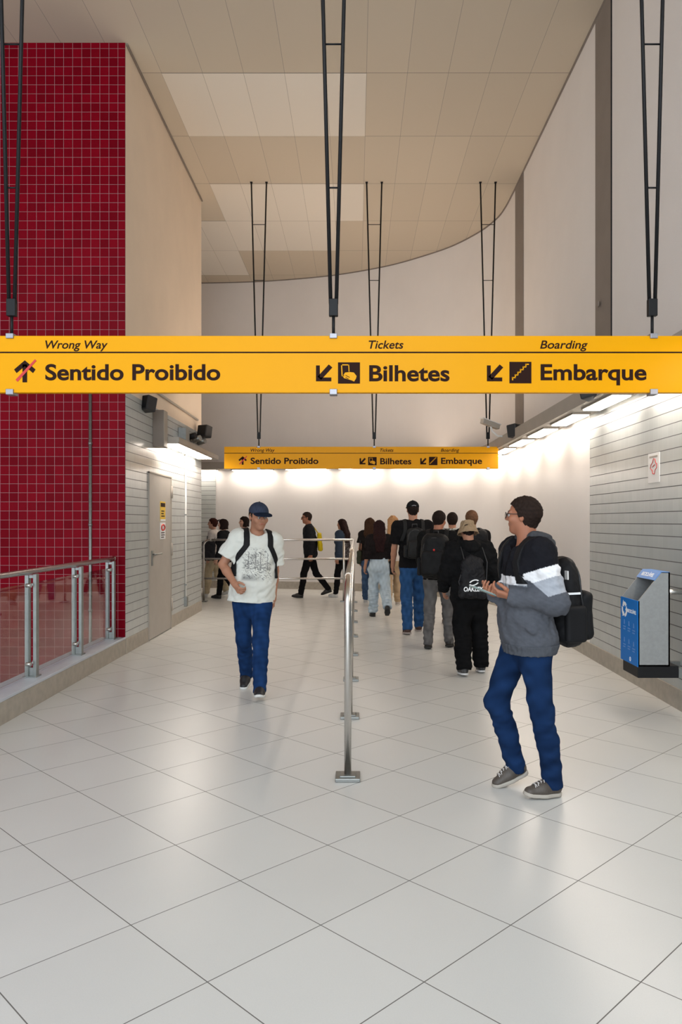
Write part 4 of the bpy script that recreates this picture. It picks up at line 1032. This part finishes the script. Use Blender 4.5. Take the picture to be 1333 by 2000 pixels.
p2.backpack('large black backpack on the man in the striped hoodie', BAG, W_=.31, Hh=.52, D=.18, cz=.195, gap=.015, taper=.28, rr=.085, strapkw=dict(x0=.120, w=.026, out=.035, bottom=.32))
MB().box((-.018, -.004, -.025), (.018, .004, .025), .002, Matrix((tuple(p2.Mc[0]), tuple(p2.Mc[1]), tuple(p2.Mc[2]))).transposed().to_4x4()).build('tag', M['paper'], p2.bp, Vector(p2.c(-.128, -.20, .36)))
rm = Matrix((tuple(p2.Mc[0]), tuple(p2.Mc[1]), tuple(p2.Mc[2]))).transposed().to_4x4()
MB().box((-.004, -.045, -.006), (.004, .045, .006), .002, rm).build('reflective_strip', M['white'], p2.bp, Vector(p2.c(-.140, -.235, .25)))
ph = empty('smartphone', tuple(Vector(p2.pos)+Vector(p2.c(-.02, .285, .276))), 'smartphone in both hands of the man in the striped hoodie', 'phone')
pr = rm @ Matrix.Rotation(R_(22), 4, 'X')
MB().box((-.037, -.078, -.0045), (.037, .078, .0045), .004, pr).build('case', mat('phone_case', (.22, .30, .29), .35), ph)
MB().box((-.033, -.072, .0043), (.033, .072, .0052), 0, pr).build('screen', emis('phone_screen', (.5, .7, .68), .5), ph)

# man in the dark jacket beyond the barrier, with a yellow bag
p = Person(at(606, 15.75), 92, 1.74, legs=((17, 1, 8, 4), (-16, 1, 22, -20)), arms=((-8, 6, 14, 0), (-22, 8, 30, 0)), head=(4, -4, 0), lean=4, h=.008, shw=.18)
p.body('person', SK_D, 'man in a black jacket and glasses walking left beyond the crosswise barrier')
p.trousers(BLK, fit=.008, hem=.03, m='cloth'); p.top(col((.016, .016, .018), .1), 'long', fit=.02, hem=-.10, name='jacket', collar=True)
p.shoes((.015, .012, .011), (.02, .02, .02), h=.008); p.hair(col((.03, .02, .016), .2, .02), 'short', vol=.006); p.glasses()
yb = empty('shoulder_bag', tuple(p.pos), 'yellow bag hanging behind the man in the black jacket', 'bag')
F = Field(*p.bounds([p.c(0, -.24, .2)], .35), .008); F.rbox(p.c(.06, -.215, .20), (.13, .05, .19), .045, p.Mc, .02, taper=.2); F.rough(.006, .1, 2); F.mesh('bag_body', MS['nylon'], yb, (.62, .46, .01))
MB().tube([Vector(p.c(.06, -.2, .37)), Vector(p.c(.10, -.12, .50)), Vector(p.c(.13, -.02, .565)), Vector(p.c(.1, .08, .47))], .012, 8).build('strap', M['bin_yellow'] if 'bin_yellow' in M else mat('bag_yellow', (.62, .46, .01), .6), yb)

# woman in the patterned jacket at the end of the barrier
p = Person(at(669, 15.8), 62, 1.58, legs=((10, 1, 4, 2), (-8, 1, 14, -12)), arms=((-4, 8, 10, 0), (2, 10, 20, .1)), h=.008, fem=True, shw=.165, g=1.05)
p.body('person', SK, 'woman with long dark hair in a dark patterned jacket beyond the barrier corner')
p.trousers(BLK, fit=.008, hem=.02, m='cloth')
def pat(P):
    n = vnoise(P*np.array([1, 1, 3.0]), .06, 8); c = np.tile(np.array([.022, .018, .018]), (len(P), 1)); c[np.abs(n) < .10] = (.22, .20, .20)
    q = (P-p.pel) @ p.Mc.T; c[q[:, 0] < -.12] = (.035, .05, .075); return c
p.top(pat, 'long', fit=.024, hem=-.10, name='jacket', wide=1.15); p.shoes((.55, .54, .52), (.6, .6, .6), h=.008); p.hair(col((.02, .009, .008), .3, .015), 'long', length=.20)

# woman in dark top beside the barrier
p = Person(at(723, 14.6), -8, 1.60, legs=((10, 1, 6, 0), (-14, 1, 22, -20)), arms=((0, 8, 14, 0), (0, 7, 10, 0)), h=.008, fem=True, shw=.165)
p.body('person', SK, 'woman with long brown hair in a dark t-shirt and blue jeans next to the barrier')
p.trousers(col((.05, .09, .17), .2, .08), fit=.014, wide=1.15, hem=.02); p.top(col((.016, .013, .012), .1), 'short', fit=.014, hem=-.055, name='t_shirt', keep=True); p.shoes((.55, .55, .53), (.6, .6, .6), h=.008); p.hair(col((.045, .022, .012), .3, .015), 'long', length=.12)
tb = empty('shoulder_bag', tuple(p.pos), 'dark green bag hanging at the hip of the woman next to the barrier', 'bag')
F = Field(*p.bounds([p.c(-.2, 0, .05)], .3), .008); F.rbox(p.c(-.215, .0, .02), (.045, .12, .13), .04, p.Mc, .02); F.rough(.005, .1, 2); F.mesh('bag_body', MS['nylon'], tb, (.03, .035, .02))
MB().tube([Vector(p.c(-.21, .03, .14)), Vector(p.c(-.19, .06, .40)), Vector(p.c(-.12, .0, .56)), Vector(p.c(-.19, -.08, .38)), Vector(p.c(-.21, -.04, .14))], .010, 8).build('strap', M['black_plastic'], tb)

# woman in pale jeans
p = Person(at(741, 12.55), 4, 1.545, legs=((6, 2, 8, 0), (-12, 2, 34, -38)), arms=((-6, 12, 22, -.05), (-2, 9, 8, 0)), h=.007, fem=True, shw=.165, g=.98)
p.body('person', SK, 'woman with long dark hair in pale blue jeans and a cropped black jacket')
p.trousers(col((.42, .50, .56), .14, .08), fit=.020, wide=1.28, hem=.01, amp=.009, waist=.145); p.top(col((.014, .011, .011), .15), 'long', fit=.018, hem=.12, name='jacket', wide=1.15, cuff=.03); p.shoes((.012, .012, .012), (.03, .03, .03), h=.007); p.hair(col((.020, .008, .008), .35, .015), 'long', length=.25)
jk = empty('shoulder_bag', tuple(p.pos), 'small black bag at the right hip of the woman in pale jeans', 'bag')
F = Field(*p.bounds([p.c(.22, 0, .0)], .3), .008); F.rbox(p.c(.235, .0, -.03), (.04, .10, .12), .035, p.Mc, .02); F.rough(.006, .1, 2); F.mesh('bag_body', MS['nylon'], jk, BAG)
MB().tube([Vector(p.c(.235, .03, .08)), Vector(p.c(.225, .05, .30)), Vector(p.c(.13, .0, .56)), Vector(p.c(.215, -.07, .36)), Vector(p.c(.235, -.03, .08))], .010, 8).build('strap', M['black_plastic'], jk)

# blonde woman
p = Person(at(768, 14.2), 0, 1.64, legs=((-12, 1, 20, -18), (12, 1, 6, 0)), arms=((0, 7, 10, 0), (0, 7, 10, 0)), h=.008, fem=True, shw=.165)
p.body('person', SK_L, 'woman with long blonde hair and beige trousers ahead of the tall man')
p.trousers(col((.46, .34, .22), .1, .1), fit=.014, wide=1.2, hem=.02, m='cloth'); p.top(col((.58, .54, .50), .1), 'short', fit=.014, hem=-.055, name='blouse'); p.shoes((.5, .45, .42), (.6, .58, .55), h=.008); p.hair(col((.42, .23, .11), .35, .015), 'long', length=.10)

# tall man in black cap
p = Person(at(807, 10.75), 4, 1.815, legs=((-9, 1, 8, -6), (14, 1, 10, 2)), arms=((4, 9, 14, .02), (6, 8, 16, 0)), h=.0065, shw=.205, g=1.02)
p.body('person', SK, 'tall man in a black cap, black t-shirt and blue jeans, back to the camera')
p.trousers(col((.025, .075, .19), .3, .10), fit=.014, wide=1.10, hem=.04, amp=.006); p.top(col((.009, .0085, .009), .1), 'short', fit=.020, hem=-.06, name='t_shirt', keep=True, short=.8, wide=1.1); p.shoes((.06, .028, .02), (.35, .3, .28), h=.0065)
p.hair(col(HAIR_D, .2, .02), 'short', vol=.004); cp = p.cap((.014, .014, .015))
MB().tube([Vector(p.hp(-.03, -.113, .055)), Vector(p.hp(.0, -.121, .062)), Vector(p.hp(.03, -.113, .055))], .006, 8).build('strap', M['clamp'], cp)
p.backpack('narrow black backpack worn by the tall man in the black cap', col((.017, .017, .017), .2, .1), W_=.25, Hh=.43, D=.12, rr=.058, cz=.27, pocket=True, strapkw=dict(x0=.12, w=.024, out=.05, bottom=.25))

# man with the big black backpack
p = Person(at(856, 9.45), -14, 1.655, legs=((-6, 2, 6, -4), (12, 4, 14, -6)), arms=((8, 8, 30, .1), (10, 9, 62, .62)), head=(-16, -10, 0), h=.0065, shw=.19)
p.body('person', SK_D, 'man with short dark hair and grey jeans under a big black backpack')
p.trousers(col((.12, .115, .115), .25, .09), fit=.012, wide=1.02, hem=.045, amp=.006); p.top(col((.009, .009, .009), .1), 'long', fit=.018, hem=-.06, name='jacket', keep=True, collar=True); p.shoes((.018, .016, .015), (.03, .03, .03), h=.0065, high=.03); p.hair(col(HAIR_D, .3, .015), 'short', vol=.009)
p.backpack('big rounded black backpack with a small red badge, on the man in grey jeans', col((.0085, .0085, .009), .15, .1), W_=.39, Hh=.55, D=.23, cz=.255, rr=.112, taper=.16, amp=.004, strapkw=dict(x0=.12, w=.028, out=.05, bottom=.25))
pc = p.c(0, -.135-.22-.003, .335)
MB().ball((0, 0, 0), .014, (1, .4, 1), 12).build('badge', M['red_ink'], p.bp, Vector(pc))
MB().box((-.008, -.004, -.02), (.008, .004, .02), .002, Matrix.Rotation(R_(12), 4, 'Y')).build('reflective_tab', M['white'], p.bp, Vector(p.c(-.165, -.31, .24)))
MB().box((-.035, -.004, -.005), (.035, .004, .005), .002, Matrix.Rotation(R_(8), 4, 'Y')).build('zip_pull', M['white'], p.bp, Vector(p.c(.05, -.3, .475)))

# person half hidden to the right of him
p = Person(at(884, 11.6), -4, 1.66, legs=((8, 1, 6, 0), (-8, 1, 14, -12)), arms=((0, 8, 14, 0), (4, 10, 30, .2)), h=.008, shw=.18)
p.body('person', SK, 'person in a grey and white mottled shirt, mostly hidden behind the big black backpack')
def mott(P):
    n = vnoise(P, .07, 5); c = np.tile(np.array([.36, .35, .32]), (len(P), 1)); c[n > .15] = (.06, .065, .06); c[n < -.45] = (.6, .6, .58); return c
p.trousers((.03, .03, .035), m='cloth'); p.top(mott, 'short', fit=.022, hem=-.06, name='shirt', wide=1.1); p.shoes((.10, .06, .04), (.3, .28, .25), h=.008); p.hair(col(HAIR_D, .3, .02), 'short', vol=.012)

# person in the tan bucket hat with the drawstring bag
p = Person(at(918, 7.85), 6, 1.535, legs=((-7, 2, 10, -4), (9, 5, 14, -6)), arms=((6, 16, 34, .18), (-6, 22, 10, -.05)), lean=4, head=(0, -12, 0), h=.0055, shw=.20, g=1.14)
p.body('person', SK, 'person all in black wearing a tan bucket hat, back to the camera')
p.trousers(col((.007, .007, .0075), .15, .1), fit=.024, wide=1.28, hem=.03, m='cloth', amp=.008); p.top(col((.0085, .0085, .009), .15, .1), 'long', fit=.030, hem=-.08, name='hoodie', keep=True, wide=1.2, amp=.007); p.hood(col((.0085, .0085, .009), .1), k_=1.05)
p.shoes(col((.05, .05, .05), .9, .05), (.6, .6, .6), h=.0055, laces=M['white'])
p.hair(col(HAIR_D, .2, .02), 'short', vol=.001)
k = p.k; F = Field(*p.bounds([p.headc], .24), p.h)
F.cone(p.hp(0, -.008, .03), p.hp(0, -.008, .088), .092*k, .078*k, .02, p.Mh, (1.0, 1.30, 1)); F.cone(p.hp(0, -.008, -.035), p.hp(0, -.008, .045), .126*k, .094*k, .012, p.Mh, (1.0, 1.25, 1), flata=True, flatb=True)
q_ = F.loc(p.headc, p.Mh); F.clip((q_[2]-.118*k)); F.cone(p.hp(0, -.008, -.08), p.hp(0, -.008, .02), .13*k, .086*k, .004, p.Mh, (1.0, 1.25, 1), op='s')
F.rough(.003, .05, 3); bh = F.mesh('bucket_hat', MS['cloth'], p.root, col((.30, .215, .135), .12, .02))
e = empty('drawstring_bag', tuple(p.pos), 'black drawstring bag with white lettering on the person in the bucket hat', 'bag')
F = Field(*p.bounds([p.c(0, -.2, .2)], .4), p.h); c0 = p.c(-.015, -.205, .16)
F.rbox(c0, (.155, .045, .20), .045, p.Mc, .03, taper=.35); F.cone(p.c(-.015, -.185, .30), p.c(-.015, -.185, .37), .09*k, .055*k, .05, p.Mc, (1, .5, 1)); F.rough(.007, .09, 6); F.rough(.003, .035, 7)
F.clip(-(F.loc(c0, p.Mc)[1]+.050)); F.mesh('bag_body', MS['nylon'], e, col((.011, .011, .013), .2, .06))
for sx in (-1, 1):
    MB().tube([Vector(p.c(-.015+sx*.12, -.18, -.02)), Vector(p.c(-.015+sx*.16, -.20, .12)), Vector(p.c(sx*.13+.03, -.198, .34)), Vector(p.c(sx*.125, -.135, .50)), Vector(p.c(sx*.12, -.02, .575))], .006, 8).build('cord', M['black_plastic'], e)
O = Vector(p.c(-.015, -.258, .0)); U = Vector(p.Mc[0]); Vv = Vector(p.Mc[2]); Wn = -Vector(p.Mc[1])
lettering('lettering', 'OAKLEY', U, Vv, Wn, O, -.105, .095, .01, .045, M['white'], e, .03, .15, .003)
lg = MB(); N_ = 26
for f0, f1 in ((.25, 2.75), (3.4, 5.9)):
    T_ = np.linspace(f0, f1, 14); po = [(.052*math.cos(t), .095+.030*math.sin(t)+.012*math.cos(t)) for t in T_]+[(.036*math.cos(t), .095+.019*math.sin(t)+.010*math.cos(t)) for t in reversed(T_)]
    lg.prism(po, O, U, Vv, Wn*.003)
lg.build('emblem', M['white'], e)

# person with a dark rucksack in front of the bucket hat
p = Person(at(922, 10.1), 6, 1.67, legs=((8, 1, 6, 0), (-8, 1, 14, -12)), arms=((0, 8, 14, 0), (0, 8, 14, 0)), h=.008, shw=.18)
p.body('person', SK, 'person with light brown hair in black, hidden behind the bucket hat except head and shoulder')
p.trousers(BLK, m='cloth'); p.top(BLK, 'long', fit=.022, hem=-.06, name='jacket', keep=True); p.shoes((.02, .02, .02), h=.008); p.hair(col((.13, .065, .035), .3, .02), 'short', vol=.010)
p.backpack('dark backpack high on the person hidden behind the bucket hat', BAG, W_=.34, Hh=.44, D=.16, cz=.34, stitch=False)

# the pair at the far left
p = Person(at(417, 15.9), 84, 1.60, legs=((14, 1, 8, 4), (-12, 1, 16, -14)), arms=((0, 7, 12, 0), (4, 8, 14, 0)), h=.008, fem=True, shw=.165)
p.body('person', SK_L, 'woman in a white top and beige trousers walking left at the far left corner')
p.trousers(col((.46, .38, .25), .1, .1), fit=.016, wide=1.3, hem=.01, m='cloth'); p.top(col((.62, .58, .55), .06), 'long', fit=.014, hem=-.055, name='blouse', keep=True); p.shoes((.6, .58, .55), (.6, .6, .58), h=.008); p.hair(col((.05, .016, .012), .3, .02), 'short', vol=.012)
F = Field(*p.bounds([p.headc], .26), .007); F.cone(p.hp(0, -.09, .05), p.hp(0, -.17, .09), .022, .008, .02); F.cone(p.hp(0, -.05, .07), p.hp(0, -.09, .05), .03, .022, .02); F.mesh('hair_clip', MS['hair'], p.root, (.02, .012, .012))
e = empty('shoulder_bag', tuple(p.pos), 'dark grey bag carried by the woman in the white top at far left', 'bag')
F = Field(*p.bounds([p.c(-.22, 0, .1)], .35), .008); F.rbox(p.c(-.22, .04, .11), (.05, .14, .20), .045, p.Mc, .02); F.rough(.006, .1, 2); F.mesh('bag_body', MS['nylon'], e, (.03, .03, .035))
MB().tube([Vector(p.c(-.21, .08, .29)), Vector(p.c(-.17, .09, .42)), Vector(p.c(-.11, .0, .56)), Vector(p.c(-.17, -.09, .40)), Vector(p.c(-.21, -.04, .29))], .010, 8).build('strap', M['black_plastic'], e)
p = Person(at(437, 15.35), 80, 1.58, legs=((-14, 1, 18, -18), (14, 1, 8, 4)), arms=((2, 8, 14, 0), (0, 8, 12, 0)), h=.008, fem=True, shw=.165)
p.body('person', SK_L, 'woman with a dark bob in a black jacket beside the far left barrier post')
p.trousers(BLK, fit=.01, hem=.02, m='cloth'); p.top(col((.014, .014, .016), .1), 'long', fit=.022, hem=-.12, name='jacket'); p.shoes((.012, .012, .012), (.03, .03, .03), h=.008); p.hair(col((.018, .010, .009), .3, .02), 'bob')
p = Person(at(478, 15.9), 120, 1.63, legs=((12, 1, 8, 4), (-10, 1, 14, -14)), arms=((0, 7, 12, 0), (0, 8, 14, 0)), h=.008, fem=True, shw=.165)
p.body('person', SK_L, 'woman with dark hair, only her head showing behind the white t-shirt man')
p.trousers(BLK, m='cloth', hem=.02); p.top(BLK, 'long', name='jacket'); p.shoes((.02, .02, .02), h=.008); p.hair(col(HAIR_D, .3, .02), 'bob')
